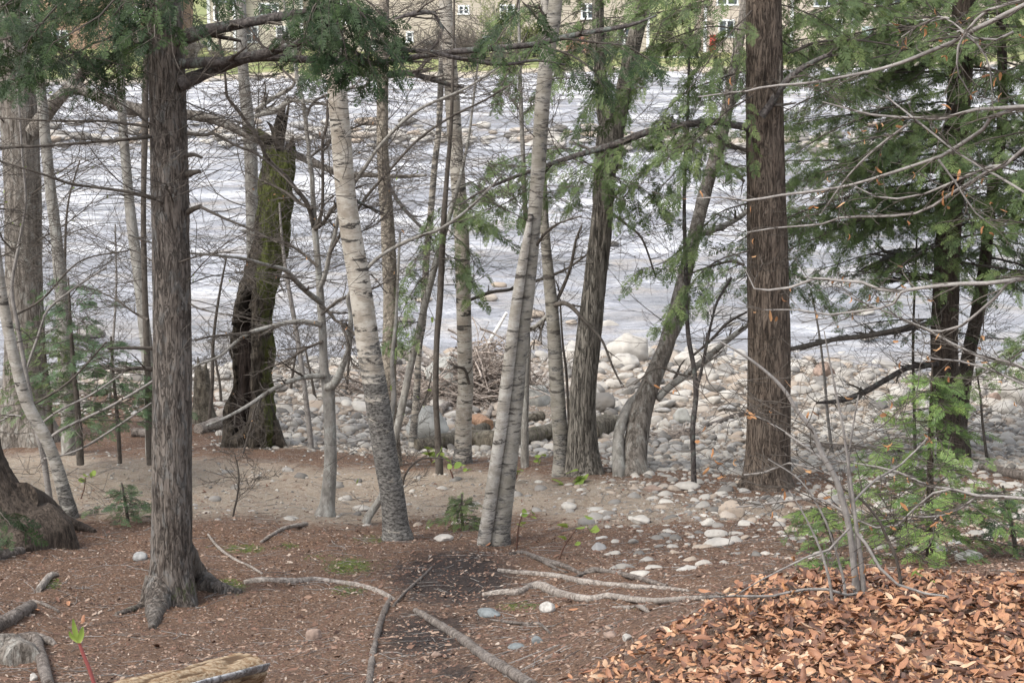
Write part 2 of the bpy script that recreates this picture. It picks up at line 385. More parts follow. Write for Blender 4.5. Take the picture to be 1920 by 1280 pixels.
GV = np.stack([GXX, GYY, GZ], -1).reshape(-1, 3)
gpx, grow_ = pixarr(GV); gY = GV[:, 1]
PATH = np.maximum(blob(gpx, grow_, [(300,915,420,62,1.),(640,930,230,58,1.),(860,925,240,52,.9),(90,880,150,40,.8),(1180,985,200,60,.55),(1120,940,160,50,.8),(1330,1000,260,80,.75),(1650,1000,300,80,.6)]), 0)*smooth(gY, 19, 20.3)
MOSS = blob(gpx, grow_, [(655,1060,70,26,.8),(455,1028,60,14,.8),(430,1098,50,18,.85),(650,1105,45,18,.7),(430,1090,26,12,.9),(700,1010,50,14,.6),(960,1135,45,14,.75),(95,1092,26,16,1.),(540,1022,30,10,.7),(1190,1140,40,10,.5),(590,1045,60,14,.55)])
DARKS = blob(gpx, grow_, [(850,1085,155,66,1.),(800,1190,130,70,.8),(850,1260,100,50,.6),(880,1045,90,20,.7),(900,1150,70,40,.5),(850,1240,60,40,.35)])*(gY < 21)
BEACH = smooth(gY, 25.6, 27.5)*smooth(gpx, 330, 520)
BEACH = np.maximum(BEACH, smooth(gY, 23.4, 25)*smooth(gpx, 1130, 1230)); BEACH = np.maximum(BEACH, smooth(gY, 31, 34)); BEACH = np.maximum(BEACH, .35*smooth(gY, 15, 17)*smooth(gpx, 1130, 1300)*smooth(grow_, 1090, 1040))
mb.add(GV, np.stack([a, a+1, a+1+nx, a+nx], -1).reshape(-1, 4), aux=BEACH)
ground = mb.build('ground', ground_mat()); ground['kind'] = 'structure'
ca = ground.data.attributes.new('mask', 'FLOAT_COLOR', 'POINT')
ca.data.foreach_set('color', np.stack([PATH, MOSS, DARKS, np.ones_like(PATH)], -1).astype(np.float32).ravel())
# the river bed and the wider bank that run on past the modelled bank
mb = MB(); xs = np.array([-400, -60, -15, 0, 15, 60, 400.]); ys = np.array([-120, -4.02, 20, 36, 50, 130, 160.])
X2, Y2 = np.meshgrid(xs, ys); Z2 = np.interp(Y2, [-120, -4, 20, 36, 50, 130, 160], [20, 6.3, 1.6, -.3, -2.2, -2.2, -1.5])-.35*(np.abs(X2) < 16)*(Y2 < 60)-.3
j, i = np.mgrid[0:6, 0:6]; a = j*7+i
mb.add(np.stack([X2, Y2, Z2], -1).reshape(-1, 3), np.stack([a, a+1, a+8, a+7], -1).reshape(-1, 4), aux=np.where(Y2 > 30, 1., 0.).ravel())
o = mb.build('terrain', MATS['forest_floor']); o['kind'] = 'structure'

# ------------------------------------------------------------------ river
def shore_far(x): return 133.5+.33*x-.004*x*x*0+1.5*np.sin(x*.31)+.7*np.sin(x*1.1+1)
def water_mat():
    m = N('river_water'); co = m.coord((1, 1, 1))
    rip = m.noise(m.coord((.8, 1.2, 1)), 2.6, 6, .62, .6); rip2 = m.noise(m.coord((.6, 1., 1)), .55, 5, .6, 1.)
    fa = m.noise(m.coord((.10, .19, 1)), 1.5, 8, .66, 1.3); fb = m.noise(m.coord((.55, .85, 1)), 1.5, 7, .72, .8)
    fo = m.math('ADD', m.math('MULTIPLY', fa, .62), m.math('MULTIPLY', fb, .38))
    fo = m.math('ADD', fo, m.math('MULTIPLY', m.attr('aux'), .35))
    foam = m.ramp(fo, .50, .70); foam = m.math('MULTIPLY', foam, m.ramp(m.noise(m.coord((.7, 1.5, 1)), 3.2, 6, .78, .5), .34, .62))
    body = m.mix(m.ramp(fa, .35, .6), (.17, .168, .183), (.34, .34, .37)); body = m.mix(m.ramp(rip2, .45, .7), body, (.32, .285, .255))  # lavender of the reflected sky is put into the body colour
    c = m.mix(foam, body, (.86, .86, .87)); m.done(c)
    m.put(m.b.inputs['Roughness'], m.mix(foam, (.22,)*3, (.85,)*3)); m.b.inputs['Specular IOR Level'].default_value = .9; m.b.inputs['IOR'].default_value = 1.33
    m.bump(m.math('ADD', rip, m.math('MULTIPLY', rip2, 1.4)), 1., .34); return m.m
mb = MB(); xs = np.concatenate([[-400, -150, -80], np.arange(-46, 46.1, .26), [80, 150, 400]]); ys = np.concatenate([np.arange(31, 70, .16), np.arange(70, 150, .24), [170]])
X2, Y2 = np.meshgrid(xs, ys); q = P3(X2, Y2)
W1 = fbm(q*np.array([.28, .55, 1]), 4, 31); W2 = fbm(q*np.array([.9, 1.7, 1]), 3, 37); en = .55+.45*fbm(q*np.array([.06, .1, 1]), 2, 41)
near = smooth(Y2, 36, 44)*(1-smooth(Y2, 145, 150)); Z2 = near*en*(.22*np.abs(W1)*1.2+.13*W2)+.015*W2
AUX = np.clip(W1*1.1, -.3, .6)*near*en+.22*smooth(Y2, 96, 104)-.10*smooth(Y2, 60, 45)+.16*np.exp(-((Y2-64)/9)**2)
ny, nx = X2.shape; j, i = np.mgrid[0:ny-1, 0:nx-1]; a = j*nx+i
mb.add(np.stack([X2, Y2, Z2], -1).reshape(-1, 3), np.stack([a, a+1, a+1+nx, a+nx], -1).reshape(-1, 4), aux=AUX)
o = mb.build('river', water_mat()); o['kind'] = 'structure'

# ------------------------------------------------------------------ far bank
def lawn_mat():
    m = N('far_lawn'); co = m.coord(); n = m.noise(co, .35, 5, .65); f = m.noise(co, 3., 5, .7)
    c = m.mix(m.ramp(n, .4, .6), (.12, .17, .045), (.24, .25, .10)); c = m.mix(m.ramp(f, .4, .65), c, m.mix(.5, c, (.32, .28, .17)))
    e = m.math('ADD', m.attr('aux'), m.math('MULTIPLY', m.math('SUBTRACT', f, .5), .8)); c = m.mix(m.ramp(e, .4, .65), c, (.40, .35, .28)); return m.done(c, .95)
mb = MB(); xs = np.concatenate([[-2500, -600, -150, -70], np.arange(-48, 48.1, .8), [70, 150, 600, 2500]]); tt = np.array([-1.2, -.4, 0, .5, 1.2, 2.5, 5, 9, 14, 20, 40, 120, 600, 2600.])
X2 = np.tile(xs, (len(tt), 1)); Y2 = shore_far(np.clip(xs, -60, 60))[None]+tt[:, None]
Z2 = np.interp(tt, [-1.2, 0, .5, 2.5, 20, 120, 2600], [-.5, .02, .16, .35, .55, .6, .6])[:, None]+.06*fbm(P3(X2, Y2)*.8, 3, 8)*(np.abs(X2) < 60)
ny, nx = X2.shape; j, i = np.mgrid[0:ny-1, 0:nx-1]; a = j*nx+i
mb.add(np.stack([X2, Y2, Z2], -1).reshape(-1, 3), np.stack([a, a+1, a+1+nx, a+nx], -1).reshape(-1, 4), aux=np.repeat(np.interp(tt, [0, 1.2, 3.5], [1., .75, 0])[:, None], nx, 1).ravel())
o = mb.build('far_bank', lawn_mat()); o['kind'] = 'structure'

def siding(name, col):
    m = N(name); co = m.coord(); w = m.n('TexWave', wave_type='BANDS', bands_direction='Z'); m.l(co, w.inputs[0]); w.inputs['Scale'].default_value = 1.6
    n = m.noise(co, .8, 5, .6); c = m.mix(m.ramp(w.outputs['Fac'], .02, .2), tuple(x*.8 for x in col), col); c = m.mix(m.math('MULTIPLY', m.ramp(n, .4, .7), .25), c, tuple(x*.8 for x in col)); return m.done(c, .8)
S_CREAM = siding('cream_siding', (.55, .50, .41)); S_TAN = siding('tan_siding', (.50, .44, .365)); S_PEACH = siding('peach_siding', (.55, .475, .405)); S_GREY = siding('grey_siding', (.30, .29, .27))
M_WHITE = simple('white_trim', (.78, .79, .80), .6, .06); M_ROOF = simple('roof_shingles', (.20, .21, .235), .9, .25, 3.)
def glassmat():
    m = N('window_glass'); n = m.noise(m.coord(), 1.5, 3); m.b.inputs['Specular IOR Level'].default_value = .8; return m.done(m.mix(m.ramp(n, .4, .6), (.03, .04, .05), (.10, .12, .13)), .12)
M_GLASS = glassmat(); M_DOOR = simple('painted_door', (.52, .60, .63), .5, .05)
def brick():
    m = N('red_brick'); b = m.n('TexBrick'); co = m.coord(); mp = m.n('Mapping'); m.l(co, mp.inputs[0]); mp.inputs['Rotation'].default_value = (math.pi/2, 0, 0); m.l(mp.outputs[0], b.inputs[0])
    b.inputs['Scale'].default_value = 2.2; b.inputs['Color1'].default_value = (.34, .12, .085, 1); b.inputs['Color2'].default_value = (.44, .18, .12, 1); b.inputs['Mortar'].default_value = (.5, .42, .36, 1); b.inputs['Mortar Size'].default_value = .03
    return m.done(b.outputs[0], .9)
M_BRICK = brick()
def box(mb, x0, x1, y0, y1, z0, z1, mat=0):
    v = [(x, y, z) for z in (z0, z1) for y in (y0, y1) for x in (x0, x1)]
    mb.add(v, [(0, 2, 3, 1), (4, 5, 7, 6), (0, 1, 5, 4), (2, 6, 7, 3), (0, 4, 6, 2), (1, 3, 7, 5)], mat=mat)
def part(name, mat, parent, *bx, rough=False):
    mb = MB(); [box(mb, *b) for b in bx]; return mb.build(name, mat, parent, base=parent['_b'], smooth=False)
HY = 156.
def hx(px, Y=HY): return (px-960)*(Y/ray(960, 60)[1])/FPX
def hz(row, Y=HY): return at(960, row, Y)[2]
def window(parent, px0, px1, r0, r1, Y, lights=1, cross=0):
    x0, x1, z1, z0 = hx(px0, Y), hx(px1, Y), hz(r0, Y), hz(r1, Y); y = Y; w = .13
    fr = bpy.data.objects; mb = MB()
    box(mb, x0-w, x1+w, y-.07, y+.02, z1, z1+w); box(mb, x0-w-.05, x1+w+.05, y-.11, y+.02, z0-w, z0); box(mb, x0-w, x0, y-.07, y+.02, z0, z1); box(mb, x1, x1+w, y-.07, y+.02, z0, z1)
    for k in range(1, lights): xm = x0+(x1-x0)*k/lights; box(mb, xm-.07, xm+.07, y-.06, y+.02, z0, z1)
    if cross:
        zm = (z0+z1)/2
        for k in range(lights): a, b = x0+(x1-x0)*k/lights, x0+(x1-x0)*(k+1)/lights; box(mb, a+.07, b-.07, y-.045, y+.01, zm-.035, zm+.035)
    f = mb.build('window', M_WHITE, parent, base=parent['_b'], smooth=False); f['_b'] = list(parent['_b'])
    part('pane', M_GLASS, f, (x0, x1, y-.03, y+.005, z0, z1)); return f
def house(label, px0, px1, Y, wallm, roofrow, depth=9.):
    x0, x1 = hx(px0, Y), hx(px1, Y); b = ((x0+x1)/2, Y, .5)
    h = thing('house', label, 'house', b, 'houses across the river'); zr = hz(roofrow, Y)
    part('wall', wallm, h, (x0, x1, Y+.0, Y+depth, .2, zr))
    mb = MB(); e = .5; ym = Y+depth/2; zt = zr+2.6
    v = [(x0-e, Y-e, zr-.1), (x1+e, Y-e, zr-.1), (x1+e, ym, zt), (x0-e, ym, zt), (x0-e, Y+depth+e, zr-.1), (x1+e, Y+depth+e, zr-.1)]
    v2 = [(a, b_, c+.22) for a, b_, c in v]; mb.add(v+v2, [(0, 1, 2, 3), (3, 2, 5, 4), (6, 9, 8, 7), (9, 10, 11, 8), (0, 6, 7, 1), (4, 5, 11, 10), (0, 3, 9, 6), (3, 4, 10, 9), (1, 7, 8, 2), (2, 8, 11, 5)])
    mb.add([(x0, Y, zr), (x0, Y+depth, zr), (x0, ym, zt), (x1, Y, zr), (x1, Y+depth, zr), (x1, ym, zt)], t=[(0, 2, 1), (3, 4, 5)])
    mb.build('roof', M_ROOF, h, smooth=False)
    for xx in (x0, x1): part('corner_board', M_WHITE, h, (xx-.12, xx+.12, Y-.05, Y+.1, .2, zr-.1))
    part('foundation', M_BRICK, h, (x0-.03, x1+.03, Y-.06, Y+.2, -.2, .45))
    return h
h1 = house('cream clapboard house with a grey bay and a triple white window, behind the left hemlock', 392, 566, 158., S_CREAM, -14)
window(h1, 489, 521, 9, 27, 158., 3, 1); window(h1, 404, 411, 14, 38, 158., 1, 1); window(h1, 352+110, 474+8, 52, 78, 158., 2, 1); window(h1, 520, 548, 52, 78, 158., 2, 1)
x0, x1 = hx(413, 157), hx(441, 157); part('bay', S_CREAM, h1, (x0, x1, 156.6, 158.2, .2, hz(7, 157)))
part('bay_roof', M_ROOF, h1, (x0-.3, x1+.3, 156.3, 158.2, hz(7, 157), hz(7, 157)+.4)); part('corner_board', M_WHITE, h1, (x1-.1, x1+.1, 156.55, 156.75, .2, hz(7, 157)))
part('stair_tower', S_GREY, h1, (hx(445, 158), hx(463, 158), 157.2, 158.2, .2, hz(-14, 158)))
h2 = house('long tan house with small white windows, in the middle of the far bank', 640, 1215, 156., S_TAN, -62)
for a, b, r0, r1, n in ((862, 877, 13, 25, 2), (690, 712, 88, 112, 2), (726, 744, 82, 116, 1), (764, 772, 62, 78, 1), (650, 672, 20, 44, 2), (1092, 1110, 10, 34, 2), (940, 962, 12, 34, 2), (1012, 1034, 60, 84, 2), (1160, 1182, 52, 82, 2), (800, 822, 80, 104, 2)):
    window(h2, a, b, r0, r1, 156., n, 1)
part('chimney', M_BRICK, h2, (hx(1062), hx(1103), 155.2, 156.2, .2, hz(58)))
part('door', M_DOOR, h2, (hx(905), hx(922), 155.9, 156.1, .5, hz(68)))
h3 = house('peach townhouse with a dark double window, right of the big brown trunk', 1322, 1850, 155., S_PEACH, -62)
for a, b, r0, r1, n in ((1545, 1577, 38, 67, 2), (1527, 1590, -22, 11, 3), (1640, 1690, -22, 9, 3), (1652, 1672, 46, 70, 2), (1350, 1374, 40, 68, 2), (1345, 1380, -20, 8, 2), (1712, 1740, 40, 68, 2), (1780, 1806, 40, 68, 2), (1760, 1806, -22, 9, 2)):
    window(h3, a, b, r0, r1, 155., n, 0)
part('door', M_DOOR, h3, (hx(1616, 155), hx(1636, 155), 154.9, 155.1, .5, hz(50, 155)))
for px in (1484, 1598, 1700): part('corner_board', M_WHITE, h3, (hx(px, 155)-.13, hx(px, 155)+.13, 154.93, 155.1, .2, hz(-62, 155)-.15))
part('door', simple('red_door', (.5, .09, .07)), h3, (hx(1331, 155), hx(1342, 155), 154.88, 155.1, .5, hz(66, 155)))
h4 = house('brown shingled house half hidden by the dark hemlock boughs at the left edge', -60, 330, 160., siding('brown_siding', (.36, .24, .17)), -40)
for a, b, r0, r1 in ((168, 192, 98, 112), (100, 125, 60, 86), (215, 232, 70, 100), (40, 66, 20, 46), (240, 262, 15, 40)): window(h4, a, b, r0, r1, 160., 2, 1)
def retwall(label, px0, px1, Y, ztop, mat, name='garden_wall'):
    t = thing(name, label, 'garden wall', (hx((px0+px1)/2, Y), Y, .4)); x0, x1 = hx(px0, Y), hx(px1, Y)
    part('brickwork', mat, t, (x0, x1, Y, Y+.3, .0, ztop)); part('coping', M_WHITE, t, (x0-.05, x1+.05, Y-.05, Y+.35, ztop, ztop+.09))
retwall('low red brick wall on the lawn in front of the tan house', 640, 782, 145, hz(119, 145), M_BRICK)
retwall('low red brick wall with pale coping, right of the fork trunk on the far lawn', 1205, 1312, 148, hz(109, 148), M_BRICK)
retwall('short red brick wall across the river at the far left', 140, 214, 144, hz(134, 144), M_BRICK)
# ------------------------------------------------------------------ hemlock sprays
def spray_template(seed):
    g = np.random.default_rng(seed); D = []
    def dia(p, d, l, w, dz):
        n = np.array([-d[1], d[0], 0]); z = np.array([0, 0, dz])
        D.append([p, p+d*l*.42+n*w/2+z*l*.2, p+d*l+z*l, p+d*l*.42-n*w/2+z*l*.2])
    X = np.array([1., 0, 0]); k = 0
    for t in np.arange(.06, .98, .075):
        for sd in (1, -1):
            if g.random() < .12: continue
            tt = t+g.uniform(-.02, .02); L = (.40*(1-tt)**.75+.07)*g.uniform(.7, 1.15); an = sd*math.radians(g.uniform(42, 62)); d = np.array([math.cos(an), math.sin(an), 0]); p = X*tt+np.array([0, 0, -.14*tt*tt])
            dia(p, d, L, .052, g.uniform(-.25, .05))
            if L > .26:
                for u in (.4, .66):
                    a2 = an+(1 if g.random() < .5 else -1)*math.radians(48); d2 = np.array([math.cos(a2), math.sin(a2), 0]); dia(p+d*L*u, d2, L*.3, .045, g.uniform(-.3, .05))
    dia(np.zeros(3), X, 1., .04, -.14); dia(X*.85+np.array([0, 0, -.1]), X, .2, .045, -.1)
    return np.array(D)
SPR = [spray_template(100+k) for k in range(7)]
def add_sprays(mb, pos, xd, nr, size, g, mat=0, vlo=0., vhi=1.):
    pos = np.asarray(pos); n = len(pos)
    if n == 0: return
    x = unit(np.asarray(xd)); z = np.asarray(nr); z = unit(z-(z*x).sum(-1, keepdims=True)*x); y = np.cross(z, x); size = np.asarray(size); pick = g.integers(0, len(SPR), n); base = g.uniform(vlo, vhi, n)
    for k, Tm in enumerate(SPR):
        s = np.nonzero(pick == k)[0]
        if len(s) == 0: continue
        M = np.stack([x[s], y[s], z[s]], 1)
        V = np.einsum('dvc,ncw->ndvw', Tm, M)*size[s][:, None, None, None]+pos[s][:, None, None]
        nd = len(Tm); q = np.arange(len(s)*nd*4).reshape(-1, 4)
        vv = np.clip(base[s][:, None]+g.normal(0, .13, (len(s), nd)), 0, 1); vv = np.repeat(vv.ravel(), 4)
        mb.add(V.reshape(-1, 3), q, var=vv, mat=mat)
def hem_limb(wood, leaf, path, r0, g, nsub=12, sl=.9, sp=.34, droop=-.12, wmat=0, lmat=0, ns=6, vlo=0., vhi=1., t0=.12, bare=0.):
    """limb with flat side sprays; wood and leaf are mesh builders"""
    P = catmull(np.asarray(path), .12); k = max(8, len(P)); P = resample(P, k); P[1:-1] += g.normal(0, .006, (k-2, 3))
    if wood is not None: tube(wood, P, np.linspace(r0, r0*.22+.002, k), ns, mat=wmat)
    pos, xd, nr, sz = [], [], [], []; TP, TR = [], []
    for i, t in enumerate(np.linspace(t0, 1., nsub)):
        for sd in (1, -1):
            u = np.clip(t+g.normal(0, .02), 0, 1)*(k-1); a = min(int(u), k-2); p = P[a]+(P[a+1]-P[a])*(u-a); T = unit(P[a+1]-P[a])
            h = np.cross(np.array([0, 0, 1.]), T); h = h/(np.linalg.norm(h)+1e-9); an = math.radians(g.uniform(45, 70)); d = unit(T*math.cos(an)+h*sd*math.sin(an)+np.array([0, 0, g.uniform(-.15, .12)]))
            L = sl*(1-.6*t)*g.uniform(.6, 1.2)
            if g.random() < bare: L *= .6
            m = max(2, int(L/.095)+1); Q = [p]; dd = d
            for _ in range(m-1): dd = unit(dd+np.array([0, 0, droop])+g.normal(0, .07, 3)); Q.append(Q[-1]+dd*L/(m-1))
            Q = np.array(Q); TP.append(resample(Q, 5)); TR.append(np.linspace(max(.0035, r0*.16), .0014, 5))
            if g.random() < bare: continue
            for b in range(1, m):
                dn = unit(Q[b]-Q[b-1]); hh = np.cross(np.array([0, 0, 1.]), dn); s2 = 1 if b % 2 else -1; aa = math.radians(g.uniform(30, 55)); last = b == m-1
                x = dn if last else unit(dn*math.cos(aa)+hh*s2*math.sin(aa)+np.array([0, 0, -.12]))
                pos.append(Q[b-1] if last else Q[b]-dn*.03); xd.append(x+np.array([0, 0, g.uniform(-.22, .02)])); nr.append(np.array([0, -.25, 1.])+g.normal(0, .55, 3)); sz.append(sp*.80*g.uniform(.6, 1.2)*(1.1 if last else .85))
    if wood is not None and TP: tubes(wood, np.array(TP), np.array(TR), 3, mat=wmat)
    add_sprays(leaf, pos, xd, nr, sz, g, lmat, vlo, vhi)

# ------------------------------------------------------------------ leaves
def leaf_template(seed, curl=1., nx=5, ny=3, w=.46):
    g = np.random.default_rng(seed); c1 = g.uniform(.3, 2.6)*curl*g.choice([1, 1, 1, -1]); c2 = g.uniform(-1., 1.3)*curl; tw = g.uniform(-.5, .5)
    V = []
    for i in range(nx):
        t = i/(nx-1); hw = w/2*math.sin(math.pi*(.04+.92*t)**.85)**.8+.012
        for jn in range(ny):
            s = (jn/(ny-1)*2-1); th = s*c1*hw*2.; r = hw/max(abs(c1*hw*2), .05)
            y = math.sin(th)*r if abs(c1) > .2 else s*hw; z = (1-math.cos(th))*r*(1 if c1 > 0 else -1)
            ph = c2*(t-.5); x = math.sin(ph)/max(abs(c2), .05)*np.sign(c2 if abs(c2) > .05 else 1) if abs(c2) > .05 else t-.5
            zz = z+(1-math.cos(ph))/c2 if abs(c2) > .05 else z
            a = tw*(t-.5); V.append([x, y*math.cos(a)-zz*math.sin(a)+.03*math.sin(9*t+seed), y*math.sin(a)+zz*math.cos(a)])
    F = [(i*ny+jn, i*ny+jn+1, (i+1)*ny+jn+1, (i+1)*ny+jn) for i in range(nx-1) for jn in range(ny-1)]
    return np.array(V), np.array(F)
LF = [leaf_template(k, 1.5) for k in range(14)]
LFS = [leaf_template(40+k, 2.2, 5, 3, .34) for k in range(5)]
def rotmats(yaw, pit, rol):
    cy, sy, cp, sp, cr, sr = np.cos(yaw), np.sin(yaw), np.cos(pit), np.sin(pit), np.cos(rol), np.sin(rol)
    return np.stack([np.stack([cy*cp, cy*sp*sr-sy*cr, cy*sp*cr+sy*sr], -1), np.stack([sy*cp, sy*sp*sr+cy*cr, sy*sp*cr-cy*sr], -1), np.stack([-sp, cp*sr, cp*cr], -1)], -2)
def add_leaves(mb, pos, size, g, tpl=None, pit=.45, rol=.5, mat=0, var=None, R=None):
    tpl = tpl or LF; n = len(pos)
    if n == 0: return
    if R is None: R = rotmats(g.uniform(0, 6.283, n), g.normal(0, pit, n), g.normal(0, rol, n)+np.where(g.random(n) < .4, math.pi, 0))
    pk = g.integers(0, len(tpl), n); var = g.random(n) if var is None else var; size = np.broadcast_to(size, (n,))
    for k, (V, F) in enumerate(tpl):
        s = np.nonzero(pk == k)[0]
        if len(s) == 0: continue
        W = np.einsum('vc,nwc->nvw', V, R[s])*size[s][:, None, None]+np.asarray(pos)[s][:, None]
        q = (F[None]+(np.arange(len(s))*len(V))[:, None, None]).reshape(-1, 4); mb.add(W.reshape(-1, 3), q, var=np.repeat(var[s], len(V)), mat=mat)

# ------------------------------------------------------------------ trees
class Tree: pass
def trunk_path(nodes, Y, lean=0., ext=3., sink=.4, rtop=.7, flat=None):
    n = len(nodes); P = []
    r0, r1 = nodes[0][1], nodes[-1][1]
    for (px, row, w) in nodes:
        f = (r0-row)/(r0-r1+1e-6); p = at(px, row, Y+lean*f); P.append([*p, w/2*mpp(p)])
    P = np.array(P); d = unit(P[0, :3]-P[1, :3]) if n > 1 else np.array([0, 0, -1.]); d = unit(d*.5+np.array([0, 0, -1.]))
    bot = np.array([*(P[0, :3]+d*sink), P[0, 3]*1.05])
    top = []
    if ext:
        u = unit(unit(P[-1, :3]-P[-2, :3])+np.array([0, 0, .6]))
        for k in (1, 2): top.append([*(P[-1, :3]+u*ext*k/2), P[-1, 3]*(1-(1-rtop)*k/2)])
    return np.vstack([bot[None], P]+([np.array(top)] if top else []))
def flare(amt, h, nl, seed, base_s=.4):
    g = np.random.default_rng(seed); ph = g.uniform(0, 6.28, 4)
    def f(s, a):
        e = np.exp(-np.maximum(s-base_s, 0)/h)*np.where(s < base_s, 1., 1.)
        lob = .45+.35*np.cos(nl*a+ph[0])+.25*np.cos((nl+2)*a+ph[1])+.15*np.cos((nl*2+1)*a+ph[2])
        return amt*e*lob
    return f
def make_trunk(mb, P, step, sides, seed, fl=None, ridge=0., rough=.06, rfreq=38., auxf=None, aux=0.):
    C = catmull(P, step)
    tube(mb, C[:, :3], C[:, 3], sides, rough=rough, freq=5., stretch=.35, seed=seed, lobes=fl, ridge=ridge, rfreq=rfreq, aux=aux, auxf=auxf)
    return C
def tree(name, label, cat, nodes, mat, seed=1, Y=None, lean=0., ext=3., step=.06, sides=24, fl=None, ridge=0., rough=.06, rfreq=38., group=None, auxf=None, aux=0., pname='trunk', root=None):
    t = Tree(); t.seed = seed; t.g = np.random.default_rng(seed*7+3)
    if root is None:
        b = gnd(nodes[0][0], nodes[0][1]); t.Y = b[1] if Y is None else Y
        if Y is not None: b = at(nodes[0][0], nodes[0][1], Y)
        t.root = thing(name, label, cat, b, group)
    else: t.root = root.root; t.Y = root.Y if Y is None else Y; pname = pname
    P = trunk_path(nodes, t.Y, lean, ext); mb = MB(); t.C = make_trunk(mb, P, step, sides, seed, fl, ridge, rough, rfreq, auxf, aux)
    mb.build(pname, mat, t.root); t.lean = lean; t.nodes = nodes; t.TP, t.TR = [], []; return t
def yat(t, row):
    r0, r1 = t.nodes[0][1], t.nodes[-1][1]; return t.Y+t.lean*(r0-row)/(r0-r1+1e-6)
def branch(t, pts, yo=(0., 0.), mat=None, ns=8, rough=.10, pname='branch', keep=True, side=True, seed=0, aux=0.):
    """traced limb: pts = (px,row,width), yo = how far nearer/farther than the trunk it runs"""
    n = len(pts); Y0 = yat(t, pts[0][1]); P = []
    for i, (px, row, w) in enumerate(pts):
        p = at(px, row, Y0+yo[0]+(yo[1]-yo[0])*i/max(1, n-1)); P.append([*p, w/2*mpp(p)])
    C = catmull(np.array(P), .07); mb = MB()
    tube(mb, C[:, :3], np.maximum(C[:, 3], .0015), ns, rough=rough, freq=18., seed=t.seed+seed+len(pts), aux=aux)
    mb.build(pname, mat or M_LIMB, t.root)
    Q = resample(C, 14)
    if keep: t.TP.append(Q[:, :3]); t.TR.append(np.maximum(Q[:, 3], .0015))
    return C
def crown(t, n=10, r0=600, r1=50, L=1.4, m=(6, 5), up=.02, curl=.13, rad=.012, mat=None, traced=True, lf=0, lfsize=.06, lfmat=None, lfl=None, m4=0, ang=.8, az=None, spread=.35, tm=7, tl=.6, name='crown'):
    """bare crown: random limbs from the trunk plus side twigs on the traced limbs"""
    g = t.g; mb = MB(); allP = []; lim = []; L *= 1.15; n = int(n*.78); curl *= .9; m4 = m4 if m4 > 2 else 0
    if n:
        rows = np.array([pix(c[:3])[1] for c in t.C]); ok = np.nonzero((rows < r0) & (rows > r1))[0]
        if len(ok):
            ids = g.choice(ok, n); p = t.C[ids, :3]; a = g.uniform(0, 6.283, n) if az is None else g.normal(az[0], az[1], n)
            d = np.stack([np.cos(a), np.sin(a)*.8, g.normal(spread, .3, n)], 1)
            Q = walk(p, d, L*g.uniform(.5, 1.3, n), 12, curl, up, g); R = np.minimum(rad*g.uniform(.6, 1.2, n), t.C[ids, 3]*.5)[:, None]*np.linspace(1, .25, 12)[None]
            tubes(mb, Q, R, 5); lim.append((Q, R, 1.))
    if traced and t.TP: lim.append((np.array(t.TP), np.array(t.TR), tl/L if L else 1.))
    for Q, R, f in lim:
        A, AR = spawn(Q, R, m[0] if f == 1. else tm, L*.62*f, ang, 9, curl*.8, up, g); tubes(mb, A, AR, 4); allP.append((A, AR))
        if m[1]:
            B, BR = spawn(A, AR, max(3, m[1]-2), L*.33*f, ang, 7, curl*.95, up, g); tubes(mb, B, BR, 3); allP.append((B, BR))
            if m4: D, DR = spawn(B, BR, m4, L*.15*f, ang, 4, curl*1.2, up, g); tubes(mb, D, DR, 3)
    if mb.n: mb.build(name, mat or M_TWIG, t.root)
    if lf and allP:
        S = np.concatenate([a[:, ::2].reshape(-1, 3) for a, _ in allP]); sel = g.choice(len(S), min(lf, len(S)), replace=False); ml = MB()
        add_leaves(ml, S[sel]+g.normal(0, .012, (len(sel), 3))-np.array([0, 0, lfsize*.35]), lfsize*g.uniform(.6, 1.25, len(sel)), g, lfl or LFS, .9, .9)
        ml.build('foliage', lfmat or F_DEAD, t.root)
def hem_crown(t, limbs, leafm, woodm=None, r0=.02, nsub=11, sl=.9, sp=.34, vlo=0., vhi=1., droop=-.12, bare=0.):
    """limbs: list of (path in (px,row), yo0, yo1)"""
    ml = MB(); g = t.g
    for (pp, a, b) in limbs:
        Y0 = yat(t, pp[0][1]); n = len(pp); path = [at(x, r, Y0+a+(b-a)*i/(n-1)) for i, (x, r) in enumerate(pp)]
        Lm = np.linalg.norm(np.diff(np.array(path), axis=0), axis=1).sum()
        hem_limb(ml, ml, path, r0, g, max(5, int(nsub*Lm/2.2)), sl, sp, droop, 1, 0, vlo=vlo, vhi=vhi, bare=bare)
    ml.build('crown', [leafm, woodm or M_TWIG], t.root)
def hem_whorl(t, r0, r1, n, L0, L1, leafm, rad=.016, sl=.7, sp=.3, tilt=.05, nsub=9, vlo=0., vhi=1., azr=None, bare=0., droop=-.1, woodm=None, name='crown'):
    ml = MB(); g = t.g; rows = np.array([pix(c[:3])[1] for c in t.C]); ok = np.nonzero((rows < r0) & (rows > r1))[0]
    for k in range(n):
        c = t.C[ok[int((k+.5)/n*(len(ok)-1))]]; f = k/max(1, n-1); a = (k*2.39996+g.normal(0, .3)) if azr is None else g.uniform(*azr)
        L = (L0*(1-f)+L1*f)*g.uniform(.7, 1.15); d = np.array([math.cos(a), math.sin(a), tilt+g.normal(0, .08)]); P = [c[:3]]
        for s in range(6): d = unit(d+np.array([0, 0, -.055])+g.normal(0, .05, 3)); P.append(P[-1]+d*L/6)
        hem_limb(ml, ml, P, min(rad*(.5+.5*L/max(L0, L1)), c[3]*.7), g, max(4, int(nsub*L/1.6)), sl*(.45+.55*L/max(L0, L1)), sp, droop, 1, 0, vlo=vlo, vhi=vhi, bare=bare)
    ml.build(name, [leafm, woodm or M_TWIG], t.root)
